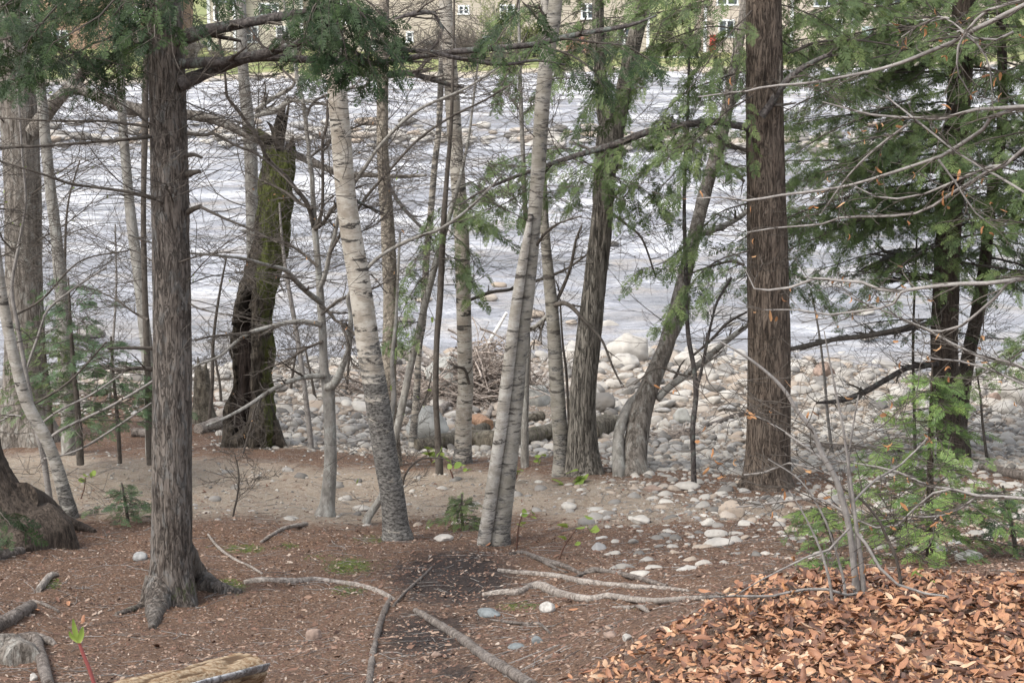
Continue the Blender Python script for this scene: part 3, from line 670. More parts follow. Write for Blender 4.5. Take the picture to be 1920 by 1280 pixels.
# ================================================================== the trees of the near bank
# --- left hemlock
t = tree('hemlock_tree', 'straight grey-brown hemlock trunk left of centre with a root flaring to the right', 'tree',
  [(322,1128,92),(321,1085,84),(321,1040,77),(322,950,75),(322,855,74),(323,640,71),(320,425,70),(316,250,69),(312,100,66),(308,0,62)], M_HEM, 1, step=.02, sides=96, ridge=.007, ext=4, rough=.03, fl=flare(.22, .12, 3, 2), auxf=lambda s, a, V: .42*np.exp(-((V[..., 2]-V[..., 2].min()-.55)/.16)**2))
T1 = t
def rootpiece(t, pts, mat, label=None, pname='root', lift=.3, ns=14, ridge=.004, seed=0, aux=0.):
    P = []
    for (px, row, w) in pts:
        p = gnd(px, row); r = w/2*mpp(p); P.append([p[0], p[1], p[2]+r*lift, r])
    C = catmull(np.array(P), .03); mb = MB(); tube(mb, C[:, :3], C[:, 3], ns, rough=.16, freq=14., ridge=ridge, seed=5+seed, aux=aux); return mb.build(pname, mat, t.root)
P0 = at(330, 1050, T1.Y)
def rootfrom(t, p0, r0, pts, mat, seed=0, aux=0.):
    P = [[*p0, r0]]
    for (px, row, w) in pts: p = gnd(px, row); r = w/2*mpp(p); P.append([p[0], p[1], p[2]+r*.25, r])
    C = catmull(np.array(P), .03); mb = MB(); tube(mb, C[:, :3], C[:, 3], 20, rough=.12, freq=10., ridge=.006, seed=seed+3, aux=aux); mb.build('root', mat, t.root)
rootfrom(T1, at(330,1028,T1.Y-.02), .15, [(358,1090,66),(388,1103,44),(418,1109,26),(452,1112,12)], M_HEM, 1, .02)
rootfrom(T1, at(302,1085,T1.Y-.05), .12, [(294,1142,46),(289,1166,26),(286,1180,12)], M_HEM, 2, .12)
rootfrom(T1, at(292,1085,T1.Y), .10, [(268,1138,20),(245,1146,16),(218,1152,8)], M_HEM, 3, .3)
A = branch(t, [(335,74,30),(380,60,25),(430,49,21),(480,40,19),(524,32,18),(571,24,14),(640,14,10),(700,22,6)], (-.1, -.5), M_LIMB, 12, aux=.05)
B = branch(t, [(340,120,20),(385,117,20),(420,116,18),(470,107,20),(510,97,18),(551,84,14),(600,70,11),(650,86,8),(690,118,5)], (-.15, -.7), M_LIMB, 12)
Cc = branch(t, [(338,158,30),(375,142,24),(410,129,20),(445,116,18),(477,109,15),(551,111,13),(640,117,12),(700,120,12),(750,113,11),(790,105,12),(845,98,12),(890,94,11),(945,89,11),(1000,84,11),(1050,72,11),(1110,60,10),(1180,48,7),(1230,30,4)], (-.1, -.2), M_LIMB, 12)
branch(t, [(690,74,4),(730,86,8),(768,95,9),(810,98,8),(841,106,8),(890,115,8),(935,121,7),(970,119,6),(1003,113,5),(1060,122,4)], (-.5, -.3), M_LIMB, 8)
branch(t, [(740,36,4),(780,25,10),(815,26,7),(830,55,6),(822,78,5),(805,96,3)], (-.6, -.6), M_LIMB, 8)
for k, (pp, yo) in enumerate([([(281,257,8),(235,262,6),(168,267,5),(81,274,5),(0,277,5),(-60,280,3)], (-.1,-1.2)), ([(279,237,7),(235,232,5),(185,227,4),(101,227,4),(0,221,3)], (0,.5)),
     ([(286,371,9),(235,359,6),(161,349,5),(128,344,5),(81,327,4),(0,302,3),(-50,285,2)], (-.1,-.8)), ([(288,653,8),(245,652,6),(202,653,4)], (0,-.3)), ([(288,692,9),(252,690,7),(232,695,6),(214,694,5),(202,684,4)], (0,-.4)),
     ([(349,291,10),(365,290,7),(379,296,5)], (-.05,-.15)), ([(350,326,16),(364,323,10),(375,321,7)], (-.05,-.15)), ([(350,399,12),(362,392,10),(376,387,9)], (-.05,-.2)), ([(376,388,6),(420,409,5),(470,430,4),(520,455,3)], (-.2,-.5)),
     ([(352,250,7),(380,254,6),(400,250,6),(440,272,5),(480,288,5),(520,320,4),(560,360,3)], (-.1,-.6)), ([(278,600,7),(250,585,4),(215,560,3),(170,540,2)], (0,.3))]):
    branch(t, pp, yo, M_TWIG, 6, seed=k, keep=len(pp) > 3)
crown(t, 21, 620, 160, 1.32, (7, 6), tm=9, tl=.55, rad=.008, m4=2, curl=.11)
hem_crown(t, [([(320,-60),(220,-20),(120,30),(20,70),(-60,90)],-.2,-.8), ([(300,20),(230,60),(150,95),(80,130),(20,150)],0,.3), ([(300,-120),(180,-60),(60,-10),(-60,40)],-.2,-1.), ([(310,-20),(255,40),(215,85),(180,120)],.1,.4),
  ([(310,-120),(330,-50),(345,10),(340,60)],-.4,-1.), ([(310,-100),(300,-30),(292,30),(290,70)],-.5,-1.2), ([(310,-30),(240,-10),(150,10),(60,40)],.2,.9), ([(300,60),(250,90),(200,130),(150,165)],0,.4), ([(310,-90),(270,-40),(230,10),(190,60)],-.5,-1.), ([(300,-150),(200,-90),(90,-40),(10,10)],-.5,-1.4), ([(20,60),(90,80),(150,105),(200,150)],.0,.2),
  ([(250,-90),(160,-30),(80,40),(40,100)],-.2,-.5), ([(280,-60),(230,-10),(170,40),(100,80)],-.6,-1.), ([(200,-80),(100,-50),(20,0),(-30,60)],-.6,-1.2), ([(310,-20),(270,30),(235,80),(225,130)],-.2,-.3), ([(150,-60),(100,10),(70,80),(60,130)],.2,.1), ([(60,-60),(30,10),(10,80),(20,130)],0,-.1), ([(571,24),(640,12),(700,26),(730,56)],-.4,-.5), ([(600,-70),(625,0),(640,60),(645,130)],-.5,-.6), ([(580,-60),(660,0),(700,60),(690,110)],-.8,-.9), ([(551,84),(600,70),(650,86),(690,118),(705,150)],-.6,-.7), ([(500,-70),(590,-30),(650,30),(685,90),(700,140)],-.4,-.8), ([(540,-60),(600,20),(620,80),(612,140)],-.6,-.8), ([(560,-90),(640,-30),(700,10),(740,60)],-.4,-.6), ([(470,-60),(540,-40),(600,0),(640,60),(650,110)],-.5,-1.),
  ([(640,14),(660,60),(668,100),(660,140)],-.6,-.9), ([(320,-90),(400,-60),(460,-20),(520,10)],.2,.2), ([(960,-60),(975,-10),(960,40),(930,80)],-.4,-.6), ([(640,-40),(590,10),(575,60),(560,110)],-.7,-.9), ([(1000,84),(1060,100),(1110,130),(1140,170)],-.2,-.1), ([(1050,72),(1120,80),(1180,90),(1230,120)],-.2,-.1)],
  F_DARK, r0=.012, sl=.62, sp=.27, nsub=10, vhi=1.)
for (r, a, L) in ((60, -1.9, .5), (30, 2.6, .4)): pass

# --- big brown hemlock on the right
t = tree('hemlock_tree', 'tall brown hemlock trunk right of centre standing at the edge of the cobbles', 'tree',
  [(1437,912,98),(1438,895,90),(1440,850,83),(1442,740,80),(1442,640,78),(1440,530,77),(1438,430,75),(1436,320,71),(1434,200,69),(1433,100,67),(1432,0,66)], M_HEMR, 21, step=.022, sides=110, ridge=.009, ext=4, rough=.03, fl=flare(.16, .16, 4, 5), rfreq=34)
T20 = t
branch(t, [(1428,218,16),(1445,196,15),(1462,168,14),(1485,142,12),(1510,124,10),(1535,111,9),(1560,101,8)], (-.35,-.5), M_LIMB, 10)
M1 = branch(t, [(1405,239,16),(1365,233,13),(1334,228,13),(1278,235,13),(1211,249,14),(1160,269,14),(1103,285,12),(1040,305,9),(970,330,7),(910,355,5),(860,385,3)], (-.1,.0), M_LIMB, 10)
branch(t, [(1405,284,8),(1370,272,6),(1340,255,5),(1310,238,4)], (0,.1), M_TWIG, 6); branch(t, [(1395,497,6),(1370,490,5),(1330,500,4),(1290,515,3)], (-.1,.2), M_TWIG, 6)
branch(t, [(1478,100,5),(1500,92,6),(1530,80,5),(1600,75,4),(1680,86,3)], (0,.5), M_TWIG, 6); branch(t, [(1480,655,8),(1510,648,9),(1560,637,9),(1620,630,9),(1680,618,8),(1730,600,5)], (.2,2.2), M_TWIG, 8)
crown(t, 24, 640, 60, 1.21, (7, 6), tm=8, tl=.6, rad=.007, m4=2, curl=.11)
hem_crown(t, [([(1405,239),(1278,235),(1160,269),(1040,305),(910,355)],-.1,0.), ([(1410,60),(1350,50),(1290,60),(1230,90),(1180,150)],-.2,.3), ([(1410,-30),(1330,0),(1250,20),(1180,30),(1090,40),(1000,70),(950,110)],0,.4), ([(1410,-80),(1300,-50),(1180,-30),(1060,-10),(960,20)],.1,.8),
  ([(1410,130),(1340,150),(1280,180),(1220,240)],0,.3), ([(1410,20),(1370,60),(1330,110),(1290,170)],-.3,-.6), ([(1405,380),(1350,400),(1300,440),(1250,490),(1205,505)],0,.3), ([(1405,470),(1340,490),(1290,540),(1255,590)],-.1,.2), ([(1278,235),(1240,290),(1200,330),(1170,370)],-.1,.2), ([(1160,269),(1110,310),(1070,330),(1040,370)],-.1,.3), ([(1103,285),(1040,280),(980,290),(930,310)],0,.3),
  ([(1040,305),(980,360),(930,390),(880,400)],0,.3), ([(1180,40),(1150,100),(1120,160),(1090,230)],.2,.3), ([(1250,10),(1230,70),(1200,120),(1160,190)],.2,.3), ([(1100,30),(1070,90),(1040,130),(1010,170)],.3,.3), ([(1334,228),(1300,270),(1270,320),(1240,350)],-.2,-.3), ([(1410,180),(1360,210),(1310,260),(1260,280)],-.3,-.7), ([(1410,-60),(1350,-40),(1290,-20),(1200,0)],-.4,-.8),
  ([(1430,0),(1500,20),(1560,50),(1600,90)],.2,.6), ([(1440,60),(1500,100),(1560,140),(1610,170)],.3,.8), ([(1440,-40),(1520,-20),(1600,0),(1680,20)],.3,.8), ([(1440,500),(1500,520),(1550,560)],.3,.7), ([(1090,300),(1150,330),(1200,350),(1240,390)],.2,.4), ([(990,60),(960,120),(940,160)],.4,.4)],
  F_MID, r0=.010, sl=.95, sp=.28, nsub=14)

# --- old maple at the far left with its long limb
t = tree('maple_tree', 'thick grey maple trunk at the left edge with a long limb reaching right', 'tree',
  [(52,812,110),(50,780,92),(48,700,80),(47,640,74),(45,560,70),(44,430,67),(40,300,68),(35,200,70),(28,130,66),(20,50,60),(15,0,58)], M_OLD, 31, Y=27.5, step=.04, sides=56, ridge=.014, ext=3, fl=flare(.3, .35, 3, 8), rfreq=24, auxf=lambda s, a, V: .32*np.exp(-(s/1.6))*(.6+.4*np.cos(a+1.5)))
branch(t, [(62,250,34),(80,222,30),(105,190,27),(125,172,22),(150,170,18),(190,184,22),(225,198,25),(262,207,24),(310,212,22),(353,216,20),(395,224,17),(430,236,17),(470,256,15),(520,278,14),(558,292,14),(600,310,13),(638,325,12),(690,328,10),(745,331,8),(801,329,5)], (-.2,-.6), M_OLD, 12, aux=.06)
branch(t, [(105,190,20),(130,165,22),(150,140,20),(180,120,16),(230,100,10),(280,90,6)], (-.25,.3), M_OLD, 10)
crown(t, 24, 560, 40, 2.09, (8, 6), tm=9, tl=.8, rad=.014, m4=2, lf=90, lfsize=.055, lfmat=F_BUD, lfl=LF)
# --- thin mossy-footed trunk next to it
t = tree('maple_tree', 'slim mossy-footed trunk leaning left, just right of the thick left maple', 'tree',
  [(128,812,28),(127,760,27),(122,690,27),(117,580,26),(109,480,22),(100,400,21),(92,330,20),(86,270,20),(78,180,19),(70,90,18),(64,0,17)], M_GREY, 33, Y=26.4, step=.05, sides=24, ridge=.003, auxf=lambda s, a, V: .5*np.exp(-((s-1.3)/.9)**2))
crown(t, 21, 640, 20, 1.54, (8, 6), rad=.009, m4=2)
t = tree('beech_tree', 'smooth pale grey beech trunk between the left maple and the left hemlock', 'tree',
  [(285,822,26),(283,760,24),(278,680,23),(268,590,22),(258,500,21),(247,420,20),(240,350,18),(234,280,18),(229,215,17),(226,130,16),(222,0,15)], M_GREY, 35, Y=26., step=.05, sides=22)
crown(t, 19, 560, 20, 1.65, (8, 6), rad=.008, m4=2)
t = tree('maple_tree', 'very thin dark brown trunk against the left side of the left hemlock', 'tree',
  [(281,815,16),(277,700,13),(273,590,12),(270,480,11),(269,400,10),(270,320,11),(272,230,13),(273,150,12),(276,0,10)], M_TWIG, 36, Y=24.5, step=.05, sides=14)
crown(t, 15, 560, 60, 1.21, (7, 6), rad=.007, m4=2)
t = tree('maple_tree', 'grey trunk rising behind the mossy hollow snag, cut off by it', 'tree',
  [(482,815,30),(480,640,27),(476,500,26),(474,425,25),(472,350,25),(470,290,25),(465,225,24),(459,170,22),(455,110,20),(452,0,18)], M_GREY, 37, Y=28.4, step=.05, sides=22)
crown(t, 21, 560, 30, 1.76, (8, 6), rad=.010, m4=2, lf=26, lfsize=.06, lfmat=F_BUD, lfl=LF)

# --- hollow snag
def snag():
    b = gnd(478, 832); Y = b[1]; r = thing('dead_tree', 'dead hollow tree with a black cavity, mossy bark and a splintered top', 'dead tree', b)
    L = [(425,845),(422,800),(424,750),(428,700),(431,640),(437,590),(444,555),(455,520),(464,480),(474,440),(482,400),(488,360),(494,310),(499,275)]
    Rr = [(528,845),(522,800),(514,760),(511,700),(513,650),(515,600),(520,555),(526,510),(534,460),(540,420),(546,380),(550,340),(553,300),(552,268)]
    P = []
    for (a, q), (c, _) in zip(L, Rr): p = at((a+c)/2, q, Y); P.append([*p, (c-a)/2*mpp(p)])
    P = np.array(P); C = catmull(P, .03); C[:, 3] *= .90; C = np.vstack([C[0]-np.array([0, 0, .3, 0]), C]); ns = 120; T, A, B = frames(C[:, :3]); ang = np.arange(ns)/ns*2*math.pi
    dirn = A[:, None]*np.cos(ang)[None, :, None]+B[:, None]*np.sin(ang)[None, :, None]; R = np.repeat(C[:, 3:4], ns, 1)
    base = C[:, None, :3]+dirn*R[..., None]; q = base.reshape(-1, 3)
    n1 = fbm(q*np.array([5, 5, 2.]), 4, 51).reshape(R.shape); n2 = fbm(q*np.array([26, 26, 5.]), 3, 52).reshape(R.shape)
    R = R*(1+.42*n1)+.024*(1-2*np.abs(n2))
    pxx, rw = pixarr(base); front = dirn[..., 1] < .15
    edge = np.interp(rw, [520,545,580,640,700,740,790,830], [478,470,466,468,468,474,462,440]); lft = np.interp(rw, [520,545,580,640,700,740,790,830], [470,462,446,440,434,432,430,432])
    wob = 9*fbm(q*np.array([3, 3, 4.]), 3, 57).reshape(R.shape); edge = edge+wob*1.3; lft = np.where(rw > 610, 380, lft+wob)
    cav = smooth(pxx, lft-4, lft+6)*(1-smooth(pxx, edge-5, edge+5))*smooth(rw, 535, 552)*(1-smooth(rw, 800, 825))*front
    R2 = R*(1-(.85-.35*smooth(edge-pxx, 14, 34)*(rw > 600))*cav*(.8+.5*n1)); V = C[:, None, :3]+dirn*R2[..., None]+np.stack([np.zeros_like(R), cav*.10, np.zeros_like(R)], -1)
    zt = smooth(np.repeat(np.arange(len(C))[:, None]/len(C), ns, 1), .93, 1.); V[..., 2] += zt*(.22*fbm(np.stack([np.cos(ang)*3, np.sin(ang)*3, ang*0], -1), 3, 5)[None])
    moss = .14+.52*smooth(rw, 640, 330)*smooth(pxx, 470, 520)+.44*smooth(pxx, 474, 498)*(rw > 360)+.12*n1+.10*(rw < 560)-1.2*cav-.5*smooth(edge-pxx, -8, 8)*(rw > 560)
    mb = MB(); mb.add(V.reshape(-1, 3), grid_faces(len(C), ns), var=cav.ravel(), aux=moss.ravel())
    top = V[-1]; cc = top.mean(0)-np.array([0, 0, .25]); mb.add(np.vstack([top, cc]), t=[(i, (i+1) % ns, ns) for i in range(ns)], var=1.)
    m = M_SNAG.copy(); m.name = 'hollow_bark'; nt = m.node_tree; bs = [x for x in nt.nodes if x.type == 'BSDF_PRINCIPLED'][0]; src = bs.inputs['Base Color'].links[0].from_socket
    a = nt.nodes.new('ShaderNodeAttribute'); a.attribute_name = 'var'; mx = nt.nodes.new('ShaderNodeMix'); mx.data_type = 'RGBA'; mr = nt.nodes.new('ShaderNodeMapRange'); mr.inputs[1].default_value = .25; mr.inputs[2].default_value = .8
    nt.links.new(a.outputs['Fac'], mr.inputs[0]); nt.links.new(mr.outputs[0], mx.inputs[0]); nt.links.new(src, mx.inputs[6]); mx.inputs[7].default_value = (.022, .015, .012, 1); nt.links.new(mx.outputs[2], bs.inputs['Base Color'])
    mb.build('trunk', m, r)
    t = Tree(); t.root = r; t.Y = Y; t.lean = 0; t.nodes = [(478,832,90),(520,270,50)]; t.g = np.random.default_rng(4); t.seed = 60; t.TP, t.TR = [], []
    # splintered top
    for k, pts in enumerate([[(512,290,26),(520,250,22),(527,215,15),(533,195,8),(540,180,2)], [(524,290,14),(531,250,10),(538,215,6),(543,190,2)], [(506,280,22),(500,262,12),(494,252,4)], [(545,275,12),(548,262,8),(551,255,2)], [(515,255,10),(507,235,6),(500,228,2)]]):
        branch(t, pts, (-.03, -.03), M_SNAG, 9, .25, 'splinter', False, seed=k)
    branch(t, [(502,262,20),(485,250,18),(470,246,14),(455,238,6)], (-.1,-.3), M_SNAG, 10, .2, 'branch', False, aux=.5)
    branch(t, [(478,218,8),(500,210,14),(520,206,13),(530,198,11),(540,190,10),(560,188,7),(590,192,6),(615,198,5)], (-.1,-.4), M_GREY, 8, .15, 'branch', True)
    branch(t, [(478,210,10),(500,192,9),(520,180,8),(535,172,8),(550,160,6),(556,140,4)], (-.1,-.2), M_GREY, 8, .15, 'branch', True)
    for k, pts in enumerate([[(432,800,26),(428,822,24),(420,838,14),(408,846,6)], [(508,790,30),(518,818,28),(530,834,16),(540,842,5)], [(470,800,30),(468,826,26),(462,842,14)]]): branch(t, pts, (-.1,-.25), M_SNAG, 12, .2, 'root', False, seed=k+9, aux=.2)
    crown(t, 0, tm=7, tl=.6, m=(6, 5), L=1.2, m4=2)
snag()
# broken stump behind the hemlock
t = tree('tree_stump', 'short broken grey stump right behind the left hemlock trunk', 'stump', [(381,790,48),(380,755,36),(379,720,30),(378,692,24)], M_MOSSY, 63, ext=0, step=.03, sides=36, ridge=.02, fl=flare(.25, .2, 3, 4), aux=.15)
branch(t, [(374,700,12),(372,680,7),(371,668,2)], (-.03,0), M_MOSSY, 8, .3, 'splinter', False); branch(t, [(384,700,10),(386,684,6),(388,676,2)], (-.03,0), M_MOSSY, 8, .3, 'splinter', False)

# --- grey maple sapling with curving limbs
t = tree('maple_tree', 'slender grey-green maple with many long curving limbs, left of the leaning birch', 'tree',
  [(610,968,38),(613,950,30),(616,920,26),(620,860,24),(618,778,23),(615,727,24),(608,694,17),(605,627,15),(601,559,14),(596,492,12),(590,425,12),(588,392,10),(586,360,9),(585,329,9),(579,297,8),(579,274,8),(575,251,8),(573,223,8),(569,196,8),(560,160,8),(550,100,7),(540,40,6),(532,0,5)], M_GREY, 41, step=.04, sides=22, ridge=.002, aux=.12, ext=1.5, fl=flare(.2, .08, 3, 1))
T8 = t
for k, (pp, yo) in enumerate([
 ([(612,726,16),(622,724,18),(635,704,16),(642,685,13),(653,657,11),(657,620,10),(657,580,9),(652,559,8),(670,526,8),(707,485,7),(757,455,7),(801,438,6),(828,428,6),(880,390,5),(940,330,4)], (-.15,-.9)),
 ([(600,608,12),(571,603,9),(537,605,9),(504,613,8),(470,623,8),(440,643,6),(413,667,5),(363,687,4)], (-.05,-.9)), ([(470,623,6),(437,627,5),(400,630,4),(366,637,3)], (-.6,-1.)),
 ([(600,566,12),(578,549,11),(554,526,10),(534,506,9),(500,497,7),(457,485,6),(410,479,5),(336,472,5),(296,459,4),(240,440,3)], (-.05,-3.6)),
 ([(588,430,8),(584,405,9),(573,377,9),(556,356,8),(543,339,8),(527,322,7),(501,299,7),(491,274,7),(474,244,7),(453,217,6),(438,198,6),(425,179,6),(423,150,5),(415,100,5),(408,40,4),(402,-20,3)], (0,-.7)),
 ([(608,704,12),(571,707,9),(537,717,8),(504,734,8),(470,757,7),(427,781,6),(386,798,4)], (-.05,-.9)), ([(601,573,8),(618,586,7),(628,600,6),(640,606,6),(668,628,5),(700,645,3)], (-.1,-.7)),
 ([(598,545,10),(611,509,9),(618,475,9),(628,440,8),(636,400,8),(649,370,8),(662,346,8),(683,316,8),(704,284,7),(729,255,7),(759,225,7),(799,198,6),(875,165,5),(942,121,4)], (-.1,-1.)),
 ([(618,475,6),(645,428,6),(664,403,6),(690,365,6),(730,320,5),(784,262,5),(848,218,4),(909,188,4),(959,158,3)], (-.3,-1.)), ([(590,428,7),(602,403,7),(605,371,6),(605,308,6),(605,265,6),(613,234,6),(615,192,6),(624,150,5),(618,80,5),(604,20,4)], (-.05,-.5)),
 ([(590,430,8),(607,417,8),(624,390,7),(636,379,7),(600,350,3)][:4], (-.1,-.3)), ([(640,606,5),(652,640,5),(660,680,4),(690,700,3)], (-.5,-.8)), ([(504,734,5),(480,760,4),(470,800,4),(455,850,3)], (-.5,-.8)),
 ([(586,392,6),(560,380,6),(535,360,5),(505,345,4),(470,330,3)], (-.1,.3)), ([(579,297,5),(600,280,5),(640,250,4),(690,230,3)], (.1,.4)), ([(573,223,5),(590,190,5),(640,170,4),(700,160,3)], (0,.4)), ([(560,160,5),(520,120,4),(480,70,4),(440,10,3)], (0,.2)), ([(605,640,6),(570,655,5),(540,675,4),(500,690,3)], (-.1,.3)), ([(596,500,6),(560,470,5),(520,450,4),(470,440,3)], (-.1,.2)), ([(602,590,5),(640,560,5),(690,545,4),(740,520,3)], (-.3,-.4))]):
    branch(t, pp, yo, M_TWIG if pp[0][2] < 9.5 else M_GREY, 7, seed=k)
crown(t, 15, 560, 60, 1.21, (7, 6), tm=9, tl=.62, rad=.006, m4=3, curl=.11, lf=60, lfsize=.05)

# --- leaning white birch
t = tree('birch_tree', 'leaning white birch with black bands and a dark grey flaking foot, centre left', 'tree',
  [(744,1010,58),(741,985,50),(736,930,46),(722,850,46),(706,740,45),(689,640,44),(672,520,42),(657,430,40),(647,350,38),(639,250,37),(632,170,37),(628,120,34),(622,40,32),(618,0,30)], M_BIRCH, 43, step=.025, sides=56, rough=.05, ext=3, fl=flare(.12, .1, 3, 3),
  auxf=lambda s, a, V: (1-smooth(V[..., 2]-V[..., 2].min()-.4, 1.0, 3.0))*.80)
T9 = t; branch(t, [(660,372,8),(690,388,6),(720,400,4)], (.0,.3), M_LIMB, 7)
crown(t, 18, 520, 20, 1.32, (7, 6), rad=.008, m4=2)
tt = tree('beech_tree', 'crooked pale grey sprout leaning against the foot of the leaning birch', 'tree', [(686,980,16),(700,955,14),(716,930,14),(726,900,14),(736,860,12),(732,800,10),(738,740,9),(735,680,8),(742,600,6)], M_GREY, 44, ext=1., step=.03, sides=16)
crown(tt, 6, 860, 560, .8, (5, 4), rad=.005, lf=10, lfsize=.06, lfmat=F_BUD, lfl=LF)
# --- flaky yellow birch
t = tree('birch_tree', 'straight flaky-barked yellow birch just right of the leaning white birch', 'tree',
  [(737,872,34),(735,830,30),(729,740,27),(731,640,27),(732,560,26),(727,430,25),(720,330,23),(717,250,21),(718,150,20),(719,60,19),(720,0,18)], M_FLAKE, 45, step=.025, sides=32, ridge=.010, rfreq=45, ext=3)
branch(t, [(728,345,7),(745,375,7),(765,400,7),(795,432,5),(820,460,3)], (-.1,-.5), M_LIMB, 8); branch(t, [(722,142,14),(760,137,13),(785,142,11),(830,155,9),(870,165,5)], (0,.3), M_LIMB, 9); branch(t, [(715,143,14),(680,138,12),(650,137,9),(600,135,5)], (0,.2), M_LIMB, 9); branch(t, [(775,142,9),(795,120,7),(800,105,4)], (.1,.2), M_LIMB, 7)
crown(t, 24, 620, 30, 1.43, (7, 6), rad=.008, m4=2)
# --- thin black and white birch
t = tree('birch_tree', 'thin black-flecked birch between the yellow birch and the white centre birch', 'tree',
  [(774,845,20),(776,800,15),(781,740,13),(786,650,12),(793,600,13),(800,480,12),(806,420,12),(815,310,12),(822,250,11),(826,170,12),(829,80,10),(831,0,9)], M_BIRCH, 46, step=.03, sides=18, ext=2, auxf=lambda s, a, V: .48+0*s+0*a+.5*np.exp(-s/.4))
crown(t, 15, 600, 40, 1.10, (7, 6), rad=.005, m4=2)
# --- slanting hemlock sapling and its straight neighbour
t = tree('hemlock_sapling', 'thin slanting hemlock with green sprays, left of the white centre birch', 'tree',
  [(733,848,15),(748,790,14),(771,680,14),(790,600,13),(815,500,12),(832,440,11),(850,380,9),(866,320,7),(880,250,5)], M_GREY, 47, Y=25., step=.04, sides=16, ext=1., aux=.12)
hem_crown(t, [([(832,440),(795,470),(760,520),(745,560)],-.1,-.2), ([(815,500),(778,540),(748,600),(740,640)],-.1,-.2), ([(850,390),(900,415),(950,450)],0,.3), ([(840,430),(885,480),(885,550)],0,-.2), ([(790,600),(760,610),(735,650)],0,-.2), ([(860,350),(920,330),(980,300)],0,.3), ([(855,370),(830,400),(800,450)],-.2,-.4), ([(866,330),(900,350),(950,360)],-.2,-.2), ([(825,470),(870,500),(900,560)],.1,.3), ([(860,350),(880,390),(930,430)],.1,.1)], F_MID, r0=.007, sl=.5, sp=.28, nsub=11)
t = tree('maple_tree', 'thin straight grey stem just left of the white centre birch', 'tree', [(823,850,14),(820,800,11),(817,740,11),(819,640,11),(825,560,12),(831,430,11),(838,330,9),(846,230,7),(850,100,5)], M_TWIG, 48, Y=24.6, step=.04, sides=14, ext=1.)
crown(t, 15, 640, 100, 0.99, (7, 6), rad=.005, m4=2)
# --- white centre birch
t = tree('birch_tree', 'upright white paper birch with chalky bark in the centre', 'tree',
  [(866,868,38),(868,845,33),(869,790,31),(873,730,29),(872,680,28),(870,600,28),(868,520,28),(865,430,28),(859,340,28),(853,260,28),(847,170,28),(842,100,27),(838,40,25),(835,0,24)], M_BIRCH, 49, step=.025, sides=40, rough=.05, ext=3, fl=flare(.15, .1, 3, 3), auxf=lambda s, a, V: .85*np.exp(-(s-.4)/.28)+.08)
branch(t, [(874,565,6),(920,548,7),(960,542,6),(1010,525,6),(1060,505,5),(1100,478,4)], (.1,.8), M_TWIG, 7); branch(t, [(880,720,5),(870,690,5),(850,690,4)][:3], (-.1,-.2), M_TWIG, 6)
crown(t, 21, 600, 20, 1.32, (7, 6), rad=.007, m4=2)
# --- twin birch
t = tree('birch_tree', 'twin-stemmed grey birch with peeling white patches, standing on the path edge', 'tree',
  [(935,1020,44),(938,985,40),(948,900,38),(957,820,36),(966,740,33),(976,640,29),(988,560,27),(996,480,26),(1003,400,26),(1009,320,27),(1014,240,28),(1019,170,29),(1026,110,28),(1034,60,28),(1042,0,26)], M_BIRCH2, 51, step=.025, sides=40, rough=.06, ext=3, aux=.16, fl=flare(.1, .1, 3, 3), auxf=lambda s, a, V: .30+.4*np.exp(-(s-.4)/.25)+.08*np.cos(a))
T14 = t
tree(None, None, None, [(908,1012,26),(915,970,25),(925,900,24),(937,820,23),(947,740,23),(958,650,22),(967,580,21),(977,510,19),(987,450,14),(995,400,8)], M_BIRCH3, 52, Y=t.Y-.09, step=.025, sides=36, rough=.06, ext=0, root=t, pname='stem', auxf=lambda s, a, V: .12+.42*np.exp(-(s-.4)/.3))
branch(t, [(1032,70,12),(1026,40,14),(1020,0,14),(1014,-40,12)], (0,.2), M_BIRCH3, 10)
branch(t, [(1000,470,6),(1020,440,5),(1045,420,4),(1090,405,3)], (0,-.4), M_TWIG, 6)
crown(t, 18, 560, 20, 1.21, (7, 6), rad=.006, m4=2)
# --- dark stem behind the twin birch
t = tree('maple_tree', 'thin dark stem rising just behind the twin grey birch', 'tree', [(984,880,16),(984,800,14),(986,720,13),(988,640,12),(988,540,10),(986,430,9),(982,330,9),(979,250,8),(976,175,8),(974,100,6)], M_GREY, 53, Y=25.2, step=.04, sides=14, ext=1.)
branch(t, [(979,215,5),(990,208,6),(1003,198,6),(1030,180,4)], (0,.2), M_GREY, 7); branch(t, [(979,212,5),(968,196,5),(955,180,4),(935,150,3)], (0,.2), M_GREY, 7)
crown(t, 13, 640, 60, 1.10, (7, 6), rad=.005, m4=2)
# --- grey birch leaning left
t = tree('birch_tree', 'smooth grey birch bowed to the left, beside the dark furrowed trunk', 'tree',
  [(1052,890,36),(1053,850,31),(1049,790,29),(1044,720,27),(1040,650,26),(1035,580,24),(1028,510,21),(1022,440,18),(1019,380,16),(1017,300,15),(1018,200,13),(1021,100,11)], M_BIRCH2, 54, Y=24.3, step=.03, sides=32, ext=2, aux=.1, fl=flare(.15, .12, 3, 3), auxf=lambda s, a, V: .22+.75*np.exp(-(s-.4)/.9)*(.6+.4*np.cos(a)))
branch(t, [(1040,572,10),(1058,568,9),(1075,578,8),(1090,595,7),(1112,618,6),(1130,640,5),(1150,690,4),(1165,720,3)], (-.05,-.7), M_TWIG, 8); branch(t, [(1040,570,8),(1055,540,7),(1070,500,6),(1080,450,5),(1090,425,4)], (0,.2), M_TWIG, 7); branch(t, [(1030,588,8),(1010,608,9),(990,620,8)], (.05,.3), M_GREY, 8); branch(t, [(1000,655,4),(1001,640,4),(995,650,3),(993,720,3)], (0,0), M_TWIG, 5)
crown(t, 15, 560, 60, 1.21, (7, 6), rad=.006, m4=2)
